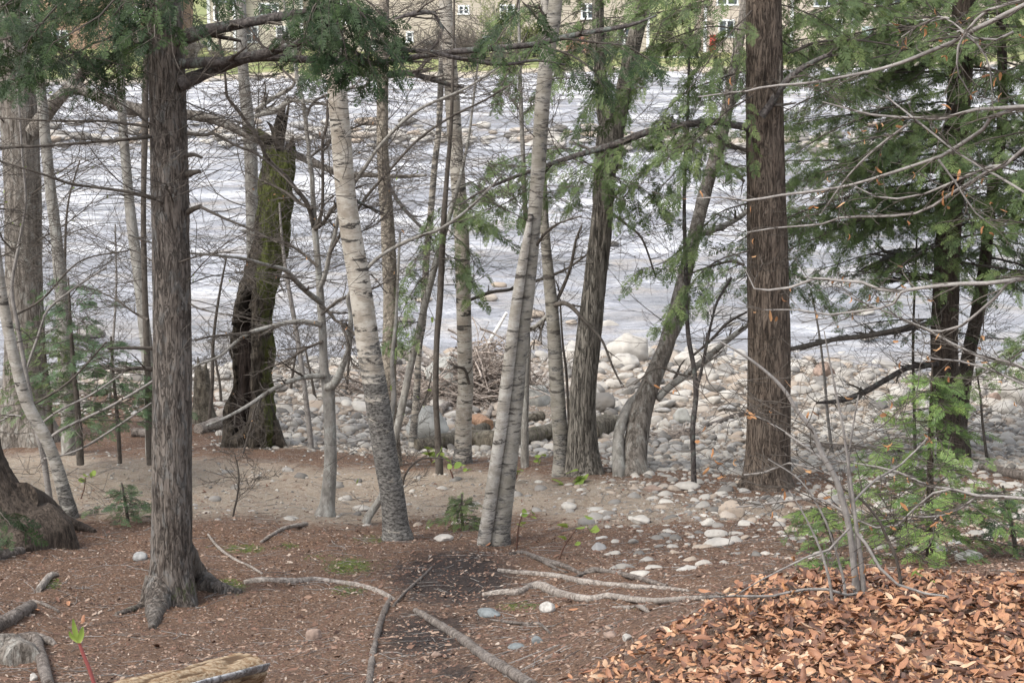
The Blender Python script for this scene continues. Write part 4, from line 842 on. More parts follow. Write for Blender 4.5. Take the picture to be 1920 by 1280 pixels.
# --- furrowed dark trunk, forked
t = tree('ash_tree', 'dark furrowed trunk forking near the top, right of centre', 'tree',
  [(1096,893,76),(1095,872,66),(1093,840,58),(1092,790,52),(1093,740,49),(1103,640,46),(1112,560,43),(1120,490,41),(1127,430,40),(1133,340,41),(1140,270,44),(1150,220,46),(1157,190,44)], M_ASH, 55, Y=24.2, step=.022, sides=72, ridge=.010, ext=0, fl=flare(.22, .18, 3, 6), rfreq=36)
T17 = t; M_ = M_ASH
tree(None, None, None, [(1142,262,28),(1132,210,26),(1127,160,24),(1124,100,22),(1122,50,22),(1121,0,21)], M_ASH, 56, Y=t.Y, step=.03, sides=36, ridge=.008, ext=3, root=t, pname='stem')
tree(None, None, None, [(1152,256,34),(1164,200,31),(1174,150,30),(1185,95,29),(1196,50,28),(1208,0,27)], M_ASH, 57, Y=t.Y-.05, step=.03, sides=40, ridge=.008, ext=3, root=t, pname='stem')
branch(t, [(1140,395,6),(1180,425,5),(1205,450,4),(1230,520,3)], (-.2,-.5), M_TWIG, 6)
crown(t, 12, 560, 200, 1.21, (7, 6), rad=.006, m4=2)
# --- leaning trunk over the cobbles
t = tree('maple_tree', 'grey trunk leaning right over the cobble beach with a second stem at its foot', 'tree',
  [(1186,888,62),(1188,865,50),(1194,820,44),(1203,770,42),(1216,730,38),(1232,690,33),(1248,650,30),(1262,600,29),(1276,550,28),(1290,490,26),(1305,430,24),(1325,350,24),(1340,300,24),(1352,260,22),(1364,200,21),(1373,150,20),(1384,90,18),(1392,40,16)], M_OLD, 58, Y=24.1, lean=2., step=.03, sides=36, ridge=.007, fl=flare(.15, .15, 3, 3), ext=1.5)
tree(None, None, None, [(1160,876,24),(1159,840,22),(1161,810,21),(1170,780,20),(1184,755,19),(1202,738,18),(1228,700,18),(1248,655,17),(1268,620,15),(1284,585,12),(1292,555,8)], M_GREY, 59, Y=t.Y-.12, lean=1.2, step=.03, sides=24, ext=0, root=t, pname='stem')
branch(t, [(1232,748,15),(1255,725,14),(1290,700,13),(1320,675,12),(1355,645,11),(1390,618,10),(1420,598,8)], (0,.4), M_GREY, 9); branch(t, [(1338,300,10),(1365,310,8),(1395,340,6)], (0,.3), M_GREY, 7); branch(t, [(1364,210,12),(1385,180,9),(1410,170,6)], (0,.3), M_GREY, 7); branch(t, [(1305,440,14),(1340,430,12),(1390,405,10),(1425,370,7)], (.3,.6), M_GREY, 7)
crown(t, 15, 620, 60, 1.32, (7, 6), rad=.006, m4=2)
# --- dark slender sapling
t = tree('maple_tree', 'slender dark sapling in front of the leaning trunk, forked halfway', 'tree', [(1301,910,11),(1300,860,10),(1299,800,10),(1305,740,10),(1301,690,9),(1292,640,9),(1288,590,8),(1286,500,8),(1283,400,7),(1285,300,7),(1290,200,6),(1292,100,5)], M_LIMB, 61, step=.04, sides=12, ext=1.5)
branch(t, [(1306,730,7),(1316,690,6),(1326,640,6),(1335,600,5),(1345,565,5),(1372,520,4)], (0,-.2), M_LIMB, 7); branch(t, [(1301,665,5),(1330,640,5),(1365,605,5),(1400,585,4)], (0,.3), M_TWIG, 6); branch(t, [(1302,708,4),(1270,700,4),(1230,690,3),(1190,720,3)], (0,-.3), M_TWIG, 6)
crown(t, 13, 700, 60, 0.99, (7, 6), rad=.005, m4=2)

# --- dark hemlocks at the right
t = tree('hemlock_tree', 'dark hemlock trunk at the right with drooping green boughs', 'tree',
  [(1788,838,62),(1782,800,54),(1774,720,50),(1770,640,50),(1773,560,48),(1778,430,46),(1786,330,45),(1795,230,44),(1802,130,44),(1806,50,43),(1808,0,42)], M_HEMD, 71, Y=25.6, step=.03, sides=48, ridge=.010, ext=3)
branch(t, [(1750,603,12),(1720,612,11),(1680,620,12),(1620,630,10),(1560,637,9),(1500,655,6)], (-.1,-.5), M_LIMB, 9); branch(t, [(1768,680,12),(1735,684,11),(1700,690,10),(1660,712,11),(1620,735,11),(1580,750,9),(1530,755,5)], (-.1,-.4), M_LIMB, 9); branch(t, [(1755,320,12),(1720,318,12),(1660,322,10),(1600,330,7)], (-.1,.2), M_LIMB, 8); branch(t, [(1752,520,10),(1700,523,9),(1650,530,7)], (0,.3), M_LIMB, 8); branch(t, [(1690,470,14),(1660,485,12),(1640,500,8)][:3], (-.4,-.5), M_LIMB, 8)
crown(t, 24, 720, 300, 1.43, (8, 6), rad=.008, m4=2, tm=10, tl=.7)
hem_whorl(t, 500, -120, 30, 2.4, 2.4, F_MID, sl=.95, sp=.28, nsub=9, bare=.08)
hem_whorl(t, 440, -80, 22, 3.1, 2.7, F_MID, sl=.95, sp=.28, nsub=9, azr=(2.4, 3.9), name='crown')
hem_whorl(t, 640, 470, 6, 1.5, 1.9, F_MID, sl=.6, sp=.25, nsub=6, bare=.15)
T21 = t
t = tree('hemlock_tree', 'thinner dark hemlock crossing behind the dark right-hand hemlock', 'tree',
  [(1796,838,30),(1801,780,29),(1806,727,28),(1817,660,26),(1831,593,25),(1846,500,23),(1853,425,22),(1862,350,20),(1876,270,19),(1880,170,18),(1878,80,17),(1876,0,16)], M_HEMD, 72, Y=26.4, step=.03, sides=28, ridge=.006, ext=2)
hem_whorl(t, 540, -60, 26, 2.0, 1.9, F_MID, sl=.8, sp=.27, nsub=9, bare=.1); crown(t, 18, 720, 300, 1.32, (8, 6), rad=.007, m4=2)
# boughs of a hemlock just outside the right edge
t = tree('hemlock_tree', 'hemlock whose boughs hang in from beyond the right edge', 'tree', [(2075,905,52),(2072,600,46),(2070,300,40),(2070,0,36)], M_HEMD, 73, Y=23.5, step=.06, sides=32, ridge=.008, ext=3)
hem_whorl(t, 640, -100, 19, 2.0, 2., F_MID, sl=.8, sp=.28, nsub=9, bare=.1, azr=(2.2, 4.1))

# --- bright young hemlock in front of them
t = tree('hemlock_sapling', 'bright green young hemlock in front of the dark right-hand trunks', 'tree', [(1746,1082,20),(1745,1030,18),(1744,960,15),(1744,900,13),(1745,840,11),(1746,780,9),(1747,730,6),(1748,684,3)], M_HEMD, 74, Y=15.5, step=.03, sides=16, ext=0)
hem_whorl(t, 1010, 695, 42, 1.12, .16, F_BRIGHT, rad=.007, sl=.44, sp=.20, tilt=.12, nsub=13, droop=-.06, bare=.1)
hem_whorl(t, 1040, 930, 8, 1.15, .8, F_BRIGHT, rad=.007, sl=.36, sp=.19, tilt=-.05, nsub=12, azr=(2.6, 3.7), bare=.25)
crown(t, 10, 1070, 860, .6, (5, 4), rad=.004, m4=2)
for k, (lab, nodes, Y, n, L) in enumerate([
  ('low hemlock seedling with flat green sprays left of the beech stems', [(1560,1012,8),(1548,985,7),(1535,965,5),(1520,950,4)], 17.2, 14, .62), ('small hemlock seedling low among the beech stems on the leaf slope', [(1562,1085,7),(1555,1060,5),(1548,1042,3)], 14.6, 10, .42), ('hemlock seedling at the right edge below the bright young hemlock', [(1905,1045,9),(1900,1000,8),(1890,950,6),(1880,910,4)], 16., 16, .62), ('pale hemlock seedling on the path left of the left hemlock', [(240,980,7),(236,950,6),(232,925,5),(228,905,3)], None, 12, .5), ('little green hemlock seedling left of the twin birch', [(868,995,7),(866,970,6),(865,950,5),(866,925,3)], None, 13, .36)]):
    tt = tree('hemlock_seedling', lab, 'seedling', nodes, M_TWIG, 80+k, Y=Y, step=.03, sides=10, ext=0)
    hem_whorl(tt, nodes[0][1]-12, nodes[-1][1], n, L, L*.3, [F_BRIGHT, F_BRIGHT, F_PALE, F_PALE, F_MID][k], rad=.004, sl=.25, sp=.16, tilt=.12, nsub=[13, 13, 13, 7, 7][k], droop=-.04)
# --- pale hemlock saplings at the left
for k, (lab, nodes, Y, n, L, F) in enumerate([('pale green hemlock sapling between the left maples and the left hemlock', [(148,812,14),(145,760,11),(138,690,9),(133,620,7),(130,560,5),(128,520,3)], 23., 36, 1.2, F_PALE), ('drooping hemlock sapling at the foot of the thick left maple', [(95,800,10),(92,740,9),(85,680,7),(80,610,5)], 24.5, 26, 1., F_MID), ('faint hemlock sapling leaning over the bank left of the left hemlock', [(222,812,8),(218,760,7),(212,700,6),(208,630,4)], 24., 24, 1.05, F_PALE)]):
    tt = tree('hemlock_sapling', lab, 'tree', nodes, M_TWIG, 86+k, Y=Y, step=.04, sides=10, ext=0); hem_whorl(tt, nodes[0][1]-25, nodes[-1][1], n, L, L*.35, F, rad=.006, sl=.36, sp=.22, tilt=.06, nsub=9, bare=.2)
    crown(tt, 8, nodes[0][1]-40, nodes[-1][1], .9, (6, 4), rad=.004)

# --- birch leaning out at the left edge
t = tree('birch_tree', 'chalky birch leaning left out of the frame, with a red-brown foot', 'tree', [(132,968,32),(122,930,28),(105,870,24),(85,820,24),(68,790,24),(48,750,23),(34,700,22),(22,650,21),(10,590,21),(0,530,20),(-15,420,22),(-30,250,20)], M_BIRCH3, 91, step=.03, sides=32, ext=2, auxf=lambda s, a, V: .15+.75*np.exp(-(s-.4)/.45))
crown(t, 12, 700, 300, 1.32, (7, 6), rad=.007)
t2 = tree('maple_tree', 'thin grey stem crossing in front of the leaning left-edge birch', 'tree', [(94,948,14),(88,900,12),(80,850,12),(66,790,11),(54,730,10),(45,680,9),(33,610,8),(22,540,7),(35,460,6),(48,380,5),(42,300,4)], M_TWIGG, 92, step=.04, sides=12, ext=1)
branch(t2, [(85,828,6),(111,808,6),(151,788,6),(202,764,5),(255,734,5),(290,712,4)], (-.1,-.6), M_TWIGG, 6); branch(t2, [(50,690,5),(75,620,5),(90,580,4),(140,540,4),(200,500,3)], (0,.2), M_TWIGG, 6); branch(t2, [(40,780,4),(20,778,4),(0,790,3),(-30,800,2)], (0,0), M_TWIGG, 6); branch(t2, [(82,860,5),(140,846,4),(200,812,4),(284,755,3)], (-.1,-.5), M_TWIGG, 6); branch(t2, [(70,800,5),(110,770,4),(170,740,4),(230,700,3)], (-.1,-.3), M_TWIGG, 6); branch(t2, [(60,760,5),(130,715,4),(200,640,3)], (0,.3), M_TWIG, 6); branch(t2, [(30,590,5),(80,560,4),(150,490,3),(240,470,3)], (0,.3), M_TWIG, 6)
crown(t2, 10, 900, 330, 1., (6, 5), rad=.005, m4=2, tm=8, tl=.7)
# --- flaring foot of a big tree at the left edge
t = tree('hemlock_tree', 'dark flaring foot of a big tree cut off by the left edge', 'tree', [(12,1002,190),(0,975,150),(-18,930,118),(-32,885,96),(-42,840,84),(-60,700,78),(-85,450,74),(-115,100,70)], M_HEMD, 93, step=.03, sides=80, ridge=.016, ext=2, fl=flare(.45, .22, 3, 12), auxf=lambda s, a, V: .3*np.exp(-s/.8))
rootfrom(t, at(40,935,t.Y-.1), .17, [(78,972,70),(112,985,44),(150,992,24),(178,998,10)], M_HEMD, 7, .1); rootfrom(t, at(10,950,t.Y-.2), .18, [(28,1000,70),(40,1022,40),(52,1035,14)], M_HEMD, 8, .12)
hem_crown(t, [([(-80,200),(0,140),(80,110),(150,100)],-.3,-.6), ([(-90,60),(0,40),(80,60),(140,110)],-.3,-.8), ([(-90,0),(20,-20),(120,0),(200,40)],-.2,-.4), ([(-40,960),(0,960),(20,985)],-.7,-.9), ([(-80,120),(-10,100),(40,130),(90,160)],-.5,-.9)], F_DARK, r0=.012, sl=.6, sp=.28)
TWMIN[0] = .0018
# ================================================================== young beeches close to the camera
t = tree('beech_tree', 'young beech reaching in from the right edge with pale twigs and curled orange leaves', 'tree', [(2060,1150,34),(2040,900,30),(2020,600,27),(2010,300,24),(2020,0,20)], M_GREY, 101, Y=8.6, step=.05, sides=20, ext=1.)
def bz(p): return [(x, y, w) for x, y, w in p]
for k, (pp, yo) in enumerate([
 ([(2014,-20,10),(1970,-8,9),(1920,10,9),(1860,40,9),(1824,57,9),(1785,80,8),(1750,94,8),(1690,118,7),(1633,134,6),(1582,144,5),(1515,156,5),(1461,160,4),(1424,165,4),(1401,171,3),(1360,175,3),(1310,182,2)], (0,.9)),
 ([(1975,-20,6),(1920,2,6),(1890,8,6),(1851,20,6),(1831,37,6),(1808,65,5),(1797,87,5),(1794,118,4),(1797,140,3),(1804,151,3),(1824,185,2)], (0,.2)),
 ([(2011,205,9),(1960,200,8),(1920,200,8),(1871,203,7),(1831,205,7),(1794,215,6),(1767,223,6),(1733,222,5),(1683,220,5),(1633,215,4),(1582,202,3),(1542,191,2)], (0,.6)),
 ([(2010,215,9),(1960,200,8),(1900,205,8),(1858,220,8),(1844,242,7),(1804,269,7),(1767,292,7),(1727,306,6),(1666,326,6),(1599,346,5),(1532,358,5),(1465,366,5),(1401,376,4),(1347,370,3),(1300,372,2)], (0,1.)),
 ([(2011,250,9),(1970,258,8),(1920,279,7),(1885,309,7),(1851,322,7),(1817,343,6),(1784,363,6),(1750,386,5),(1717,400,5),(1676,405,5),(1616,406,5),(1576,408,4),(1542,420,4),(1448,428,3),(1400,436,2)], (0,.8)),
 ([(1885,309,5),(1858,312,5),(1820,326,5),(1784,343,5),(1733,364,4),(1683,373,4),(1643,369,3),(1602,349,2)], (.2,.4)),
 ([(2015,505,12),(1960,514,10),(1920,522,9),(1851,531,8),(1801,532,8),(1733,539,7),(1686,546,7),(1650,543,6),(1616,529,6),(1572,526,5),(1529,522,5),(1482,539,5),(1441,544,4),(1414,541,3),(1398,506,2)], (0,.7)),
 ([(1905,525,6),(1888,531,6),(1868,556,6),(1834,586,5),(1804,610,5),(1767,621,5),(1747,620,5),(1710,606,4),(1666,586,4),(1616,566,3),(1582,549,2)], (.1,.4)),
 ([(1700,545,5),(1690,548,5),(1676,569,5),(1650,578,4),(1599,585,4),(1555,590,4),(1498,581,3),(1431,581,2)], (.2,.5)),
 ([(2020,740,9),(1970,712,8),(1920,690,7),(1885,677,6),(1834,667,6),(1784,643,5),(1747,623,5),(1700,600,3)], (0,.3)), ([(2020,760,7),(1960,738,6),(1920,721,5),(1868,697,4),(1801,677,4),(1750,672,3),(1710,657,2)], (.1,.4)),
 ([(2040,945,10),(1980,938,8),(1920,934,7),(1885,931,6),(1834,929,6),(1784,916,5),(1744,912,4),(1683,884,4),(1616,870,3),(1560,862,2)], (0,.5)), ([(1840,929,5),(1834,929,5),(1804,951,5),(1767,966,4),(1734,969,4),(1700,968,3),(1650,975,2)], (.2,.4)), ([(1786,916,5),(1750,924,5),(1717,951,4),(1683,984,4),(1643,989,4),(1599,971,3),(1580,950,2)], (.2,.5)),
 ([(1900,60,5),(1870,75,5),(1826,72,4),(1805,58,4),(1786,42,3),(1770,35,3),(1740,42,2)], (.1,.3)), ([(1794,60,4),(1800,58,4),(1830,80,4),(1848,105,4),(1856,130,3),(1860,170,2)], (.1,.1)), ([(1780,35,4),(1760,32,4),(1720,50,3),(1690,70,2)], (.2,.3)), ([(1700,235,5),(1640,280,4),(1590,330,3),(1540,400,2)], (.3,.6)), ([(1760,300,5),(1790,340,4),(1830,400,3),(1870,430,2)], (.1,.1)), ([(1920,360,5),(1870,330,5),(1800,290,4),(1730,235,4),(1660,180,3)], (.1,.5))]):
    branch(t, pp, yo, M_TWIGG, 7, .06, seed=k)
crown(t, 0, m=(6, 4), L=.8, tm=10, tl=.42, curl=.10, lf=130, lfsize=.047, ang=.7)
t = tree('beech_tree', 'clump of thin grey beech stems rising from the heap of orange leaves', 'tree', [(1607,1122,15),(1601,1060,13),(1594,1000,12),(1583,950,12),(1570,905,12),(1555,875,11),(1542,852,10),(1522,805,9),(1495,771,8),(1475,737,7),(1448,707,6),(1404,672,5),(1350,640,3)], M_TWIGG, 102, step=.03, sides=12, ext=0)
for k, (nodes) in enumerate([[(1619,1118,11),(1613,1040,9),(1606,990,8),(1600,940,7),(1592,880,6),(1580,800,5),(1560,700,4),(1545,620,2)], [(1690,1105,7),(1688,1085,7),(1680,1045,6),(1660,1001,6),(1650,978,5),(1616,937,5),(1582,917,4),(1530,890,2)], [(1600,1120,8),(1602,1060,7),(1606,1000,6),(1600,960,5),(1590,900,4),(1596,820,4),(1610,740,3)], [(1585,1115,6),(1575,1060,5),(1560,1010,4),(1540,960,4),(1500,900,3),(1440,860,2)], [(1560,1125,6),(1548,1060,5),(1530,1010,4),(1505,960,3),(1480,920,2)]]):
    tree(None, None, None, nodes, M_TWIGG if k != 1 else M_TWIG, 103+k, Y=t.Y+[0, .1, .05, -.1, -.2][k], step=.04, sides=8, ext=0, root=t, pname='stem')
for k, (pp, yo) in enumerate([([(1608,1112,6),(1589,1115,6),(1549,1104,6),(1515,1104,6),(1482,1109,5),(1448,1117,5),(1374,1117,5),(1330,1119,3)], (-.1,-.3)), ([(1607,1000,6),(1623,1018,6),(1650,1065,6),(1683,1095,5),(1734,1112,5),(1784,1119,5),(1851,1136,4),(1920,1136,3)], (-.1,-.3)), ([(1585,960,5),(1540,935,5),(1480,938,4),(1430,945,4),(1380,950,3)], (0,.3)), ([(1592,990,5),(1555,1030,5),(1510,1045,4),(1470,1065,4),(1430,1085,3),(1380,1115,2)], (-.1,-.3)), ([(1560,890,5),(1530,878,4),(1480,868,4),(1430,886,4),(1395,890,3)], (0,.2)), ([(1600,940,5),(1640,900,5),(1690,870,4),(1740,820,3)], (0,.3)), ([(1550,865,5),(1500,830,4),(1440,790,4),(1390,770,3)], (.1,.4))]):
    branch(t, pp, yo, M_TWIGG, 6, seed=k)
crown(t, 12, 1050, 680, .6, (5, 4), rad=.003, tm=6, tl=.35, lf=50, lfsize=.05, mat=M_TWIG)
TWMIN[0] = .0025
# sparse bare saplings on the bank
for k, (lab, nodes, L) in enumerate([
 ('bare brushy sapling behind the left hemlock beside the broken stump', [(392,800,8),(398,720,7),(400,640,6),(410,560,5),(425,480,3)], 1.1), ('bare many-twigged sapling between the snag and the grey maple', [(584,842,11),(575,760,10),(562,660,9),(552,600,9),(545,560,8),(535,500,7),(528,440,5),(524,380,4)], 1.2), ('wispy bare sapling at the path edge left of the grey maple', [(437,968,4),(445,930,4),(448,890,3),(440,850,2)], .5),
 ('short dark arching sapling at the foot of the leaning white birch', [(749,985,5),(752,930,5),(760,890,4),(785,862,4),(820,858,3),(850,862,2)], .4), ('thin bare sapling right of the big brown hemlock', [(1560,850,7),(1552,780,6),(1545,700,5),(1535,620,4),(1520,540,2)], 1.), ('thin dark bare stem behind the bright young hemlock', [(1716,860,7),(1714,760,6),(1712,640,5),(1716,520,4),(1720,420,3)], 1.), ('bare twiggy shrub at the far left waterline', [(128,740,6),(124,600,5),(122,480,5),(128,380,4),(150,300,3)], 1.), ('bare pale stem standing in the shallows left of the grey beech', [(205,750,6),(212,640,5),(218,540,4),(216,420,3)], .9), ('low brown brush on the shore behind the grey maple', [(590,745,6),(586,720,5),(580,690,4),(572,650,3)], .8), ('low brown brush on the shore right of the hollow snag', [(545,735,6),(548,705,5),(553,675,4),(560,640,3)], .8), ('twiggy shore brush behind the leaning white birch', [(650,735,6),(652,705,5),(655,670,4),(660,630,3)], .8), ('twiggy shore brush left of the hollow snag', [(415,760,6),(412,720,5),(405,680,4),(395,640,3)], .8), ('bare brush in front of the grey boulder', [(768,835,5),(782,780,4),(800,740,3),(810,700,2)], .5), ('slight bare shrub at the right edge above the gravel', [(1850,860,6),(1842,790,5),(1838,740,4),(1830,690,3)], .6), ('thin bare sapling left of the furrowed trunk', [(1068,850,6),(1066,780,5),(1062,700,5),(1055,640,4),(1050,560,3)], .7)]):
    tt = tree('bare_sapling', lab, 'sapling', nodes, M_TWIGG if k in (1, 7, 4) else M_TWIG, 120+k, step=.04, sides=8, ext=0); crown(tt, 11, nodes[0][1]-15, nodes[-1][1], L, (7, 5), rad=.004, m4=3 if L > .7 else 0, up=.05)
# young leafy seedlings
M_STEM = simple('seedling_stem', (.10, .055, .04))
for k, (lab, st, lv) in enumerate([
 ('seedling with three yellow-green leaves right of the twin birch', [(968,1030,4),(972,990,3),(980,962,2)], [(1000,970),(983,958),(976,985)]), ('leafy seedling among the stones with bright round leaves', [(1046,1048,4),(1060,1020,3),(1082,990,2)], [(1083,1018),(1088,988),(1055,985),(1116,992)]), ('tiny seedling with one vivid leaf in front of the furrowed trunk', [(1089,905,3),(1088,900,2),(1087,892,2)], [(1088,897),(1084,899),(1092,896),(1045,903)]), ('low seedling with pale green leaves left of the twin birch foot', [(852,900,4),(846,885,3),(838,868,2)], [(846,868),(836,860),(858,872),(872,880),(822,852)]),
 ('leafing shoot at the foot of the white centre birch', [(812,868,4),(806,855,3),(800,840,2)], [(800,838),(806,848),(820,850),(815,862),(798,850)]), ('shoot with bright leaves between the twin birch and the furrowed trunk', [(962,905,4),(968,895,3),(972,882,2)], [(966,884),(960,882),(978,880),(1008,856),(1020,852)]), ('small leafy shoot clinging to the leaning white birch foot', [(724,905,3),(722,890,2),(720,875,2)], [(720,874),(728,872),(737,929),(716,880)]), ('lone round-leaved sprout at the back of the leaf heap', [(1722,1096,4),(1719,1086,3),(1716,1078,2)], [(1712,1076),(1724,1078)]), ('slim seedling with two leaves by the pale path at left', [(150,935,3),(158,915,2),(160,895,2)], [(154,901),(170,891),(169,968)])]):
    b = gnd(st[0][0], st[0][1]); r = thing('seedling', lab, 'seedling', b); mb = MB(); P = np.array([[*at(x, y, b[1]), w/2*mpp(b)] for x, y, w in st]); P[0, 2] -= .03; C = catmull(P, .02); tube(mb, C[:, :3], C[:, 3], 6)
    g = np.random.default_rng(k+5); L = np.array([at(x, y, b[1]) for x, y in lv]); tips = np.stack([resample(np.array([P[g.integers(0, len(P)), :3], l]), 4) for l in L]); tubes(mb, tips, np.full((len(L), 4), .0016), 3); mb.build('stem', M_STEM, r)
    mb = MB(); sz = mpp(b)*(23 if k in (1, 2, 7) else 15); L2 = np.concatenate([L, L+g.normal(0, sz*.5, L.shape)]); add_leaves(mb, L2, sz*g.uniform(.7, 1.2, len(L2)), g, [leaf_template(60+q, .4, 5, 3, .75) for q in range(4)], .5, .5); mb.build('foliage', F_BUD, r)
# red shoot close to the camera
r = thing('red_shoot', 'upright crimson shoot with fresh green leaves at the lower left', 'shoot', at(182, 1300, 5.4)); mb = MB(); P = np.array([[*at(x, y, 5.4), w/2*mpp(at(x, y, 5.4))] for x, y, w in [(215,1500,11),(200,1370,9),(182,1300,8),(168,1255,7.5),(156,1225,7),(147,1200,6)]]); C = catmull(P, .01); tube(mb, C[:, :3], C[:, 3], 10, rough=.06, freq=60); mb.build('stem', F_RED, r)
for k, pts in enumerate([[(147,1205),(141,1185),(137,1160)], [(146,1205),(136,1195),(130,1183)], [(148,1205),(152,1190),(155,1174)]]):
    mb = MB(); C = catmull(np.array([at(x, y, 5.4-.01*k) for x, y in pts]), .004); n = len(C); w = .0075*np.sin(np.linspace(.35, 3.05, n))+.001; V = np.stack([C+np.array([-1, .1, .2])*w[:, None], C+np.array([0, .6, 0])*w[:, None], C+np.array([1, .1, -.2])*w[:, None]], 1)
    F = [(i*3+j, i*3+j+1, i*3+4+j, i*3+3+j) for i in range(n-1) for j in (0, 1)]; mb.add(V.reshape(-1, 3), F, var=np.repeat(np.linspace(.9, .2, n), 3)); mb.build('leaf', F_BUD, r)

# ================================================================== roots, sticks and logs lying on the ground
def stick(name, label, cat, pts, mat, lift=.45, ns=12, ridge=.004, rough=.12, Y=None, seed=0, group=None, aux=0., step=.03, stubs=()):
    rough = .22
    P = []
    for q in pts:
        px, row, w = q[:3]; p = gnd(px, row) if Y is None and len(q) < 4 else at(px, row, q[3] if len(q) > 3 else Y); rr = w/2*mpp(p); P.append([p[0], p[1], p[2]+(rr*(2*lift-.3) if Y is None and len(q) < 4 else 0), rr])
    P = np.array(P); b = P[len(P)//2, :3].copy(); r = thing(name, label, cat, b, group); C = catmull(P, step); mb = MB(); tube(mb, C[:, :3], C[:, 3], ns, rough=rough, freq=12., stretch=.3, ridge=ridge, seed=seed+3, rfreq=60, aux=aux); mb.build('wood', mat, r)
    for s in stubs:
        Q = np.array([[*(gnd(x, y)+np.array([0, 0, w*.4*mpp(b)])), w/2*mpp(b)] for x, y, w in s]); C = catmull(Q, .02); mb = MB(); tube(mb, C[:, :3], C[:, 3], 8, rough=.15, seed=seed); mb.build('knot', mat, r)
    return r
stick('exposed_root', 'long bleached root humping over the soil beside the white stone', 'root', [(905,1117,10),(940,1113,12),(975,1112,14),(1000,1103,16),(1020,1104,18),(1045,1115,17),(1080,1123,16),(1110,1125,14),(1140,1119,12),(1175,1124,12),(1230,1128,11),(1290,1124,10),(1345,1120,7)], M_DRIFT, .38, 16, .004, seed=1)
stick('exposed_root', 'pale straight root lying behind the humped root', 'root', [(935,1070,7),(975,1075,9),(1010,1078,10),(1045,1082,11),(1085,1091,12),(1130,1097,12),(1180,1101,11),(1240,1104,9),(1290,1108,6)], M_DRIFT, .36, 14, seed=2)
stick('exposed_root', 'dark forked root at the back edge of the black soil', 'root', [(955,1040,6),(980,1038,8),(1005,1048,10),(1035,1057,10),(1065,1066,9),(1090,1076,7),(1110,1070,9),(1135,1073,9),(1170,1080,10),(1210,1090,10),(1250,1100,6)], M_DRIFTD, .5, 12, seed=3, stubs=[[(1010,1050,8),(1040,1066,6),(1064,1074,4)], [(1080,1084,7),(1098,1076,6),(1120,1072,5)]])
stick('exposed_root', 'thin root twisting in front of the humped root toward the orange leaves', 'root', [(1150,1140,6),(1180,1142,8),(1200,1140,9),(1215,1148,6)], M_DRIFT, .5, 10, seed=4)
stick('exposed_root', 'flat grey-white root crossing the mossy ground right of the left hemlock', 'root', [(458,1094,12),(480,1090,14),(520,1090,14),(550,1091,14),(590,1088,12),(625,1091,10),(660,1096,10),(690,1103,11),(715,1112,11),(738,1124,8)], M_DRIFT, .25, 14, seed=5)
stick('fallen_branch', 'peeling stick pointing down to the bottom edge, left of the straight stick', 'stick', [(733,1122,8),(722,1145,11),(712,1175,12),(703,1210,12),(697,1245,13),(692,1290,14)], M_DRIFTD, .42, 12, seed=6)
stick('fallen_branch', 'straight broken pale stick slanting to the bottom edge in the middle', 'stick', [(778,1146,9),(800,1160,14),(835,1182,16),(868,1203,18),(895,1225,19),(925,1245,20),(960,1266,21),(1000,1292,22)], M_DRIFTD, .45, 14, seed=7)
stick('fallen_branch', 'smooth bare stick on the mound edge left of the grey maple', 'stick', [(489,1018,5),(510,1005,7),(535,992,7),(575,985,8)], M_DRIFT, .6, 10, seed=8)
stick('fallen_branch', 'thin curved twig below the grey slate', 'stick', [(920,1163,4),(950,1168,6),(985,1171,6),(1010,1170,5),(1032,1188,4)], M_DRIFTD, .6, 8, seed=9)
stick('fallen_branch', 'thin arched twig over the black soil', 'stick', [(738,1137,4),(760,1112,5),(790,1085,5),(810,1065,4)], M_DRIFTD, .7, 8, seed=10)
stick('fallen_branch', 'long thin twig on the needles right of the left hemlock', 'stick', [(390,1003,4),(410,1028,5),(440,1050,5),(470,1064,5),(490,1076,4)], M_DRIFT, .6, 8, seed=11)
stick('fallen_branch', 'thick grey branch end at the left edge under the fork of roots', 'stick', [(-30,1190,28),(0,1176,27),(30,1160,26),(58,1142,24)], M_DRIFTD, .4, 16, seed=12)
stick('fallen_branch', 'peeled upright stick end at the lower left corner', 'stick', [(70,1205,18),(76,1235,21),(84,1265,22),(92,1295,23)], M_DRIFTD, .6, 14, seed=13)
stick('log', 'short bark-covered log in the lower left corner', 'log', [(-30,1235,74),(0,1234,76),(28,1238,74),(44,1244,60)], M_OLD, .3, 24, .008, seed=14)
stick('exposed_root', 'grey knotted root behind the corner log', 'root', [(10,1212,20),(35,1202,22),(65,1200,26),(90,1205,20),(105,1210,8)], M_DRIFTD, .3, 14, seed=15)
stick('exposed_root', 'forked grey root stub with a moss tuft, left of the left hemlock', 'root', [(80,1104,10),(88,1092,12),(98,1082,12),(110,1080,7)], M_DRIFT, .6, 12, seed=16, stubs=[[(72,1110,12),(84,1094,12),(92,1080,8),(100,1079,5)]])
stick('fallen_branch', 'short dark branch lying at the left edge behind the leaf scraps', 'stick', [(-20,1046,22),(10,1044,22),(40,1038,18)], M_DRIFTD, .4, 12, seed=17)
stick('fallen_branch', 'thin brown stick by the scraps of orange leaf on the left', 'stick', [(55,1128,5),(80,1134,7),(110,1148,6)], M_DRIFTD, .6, 8, seed=18)
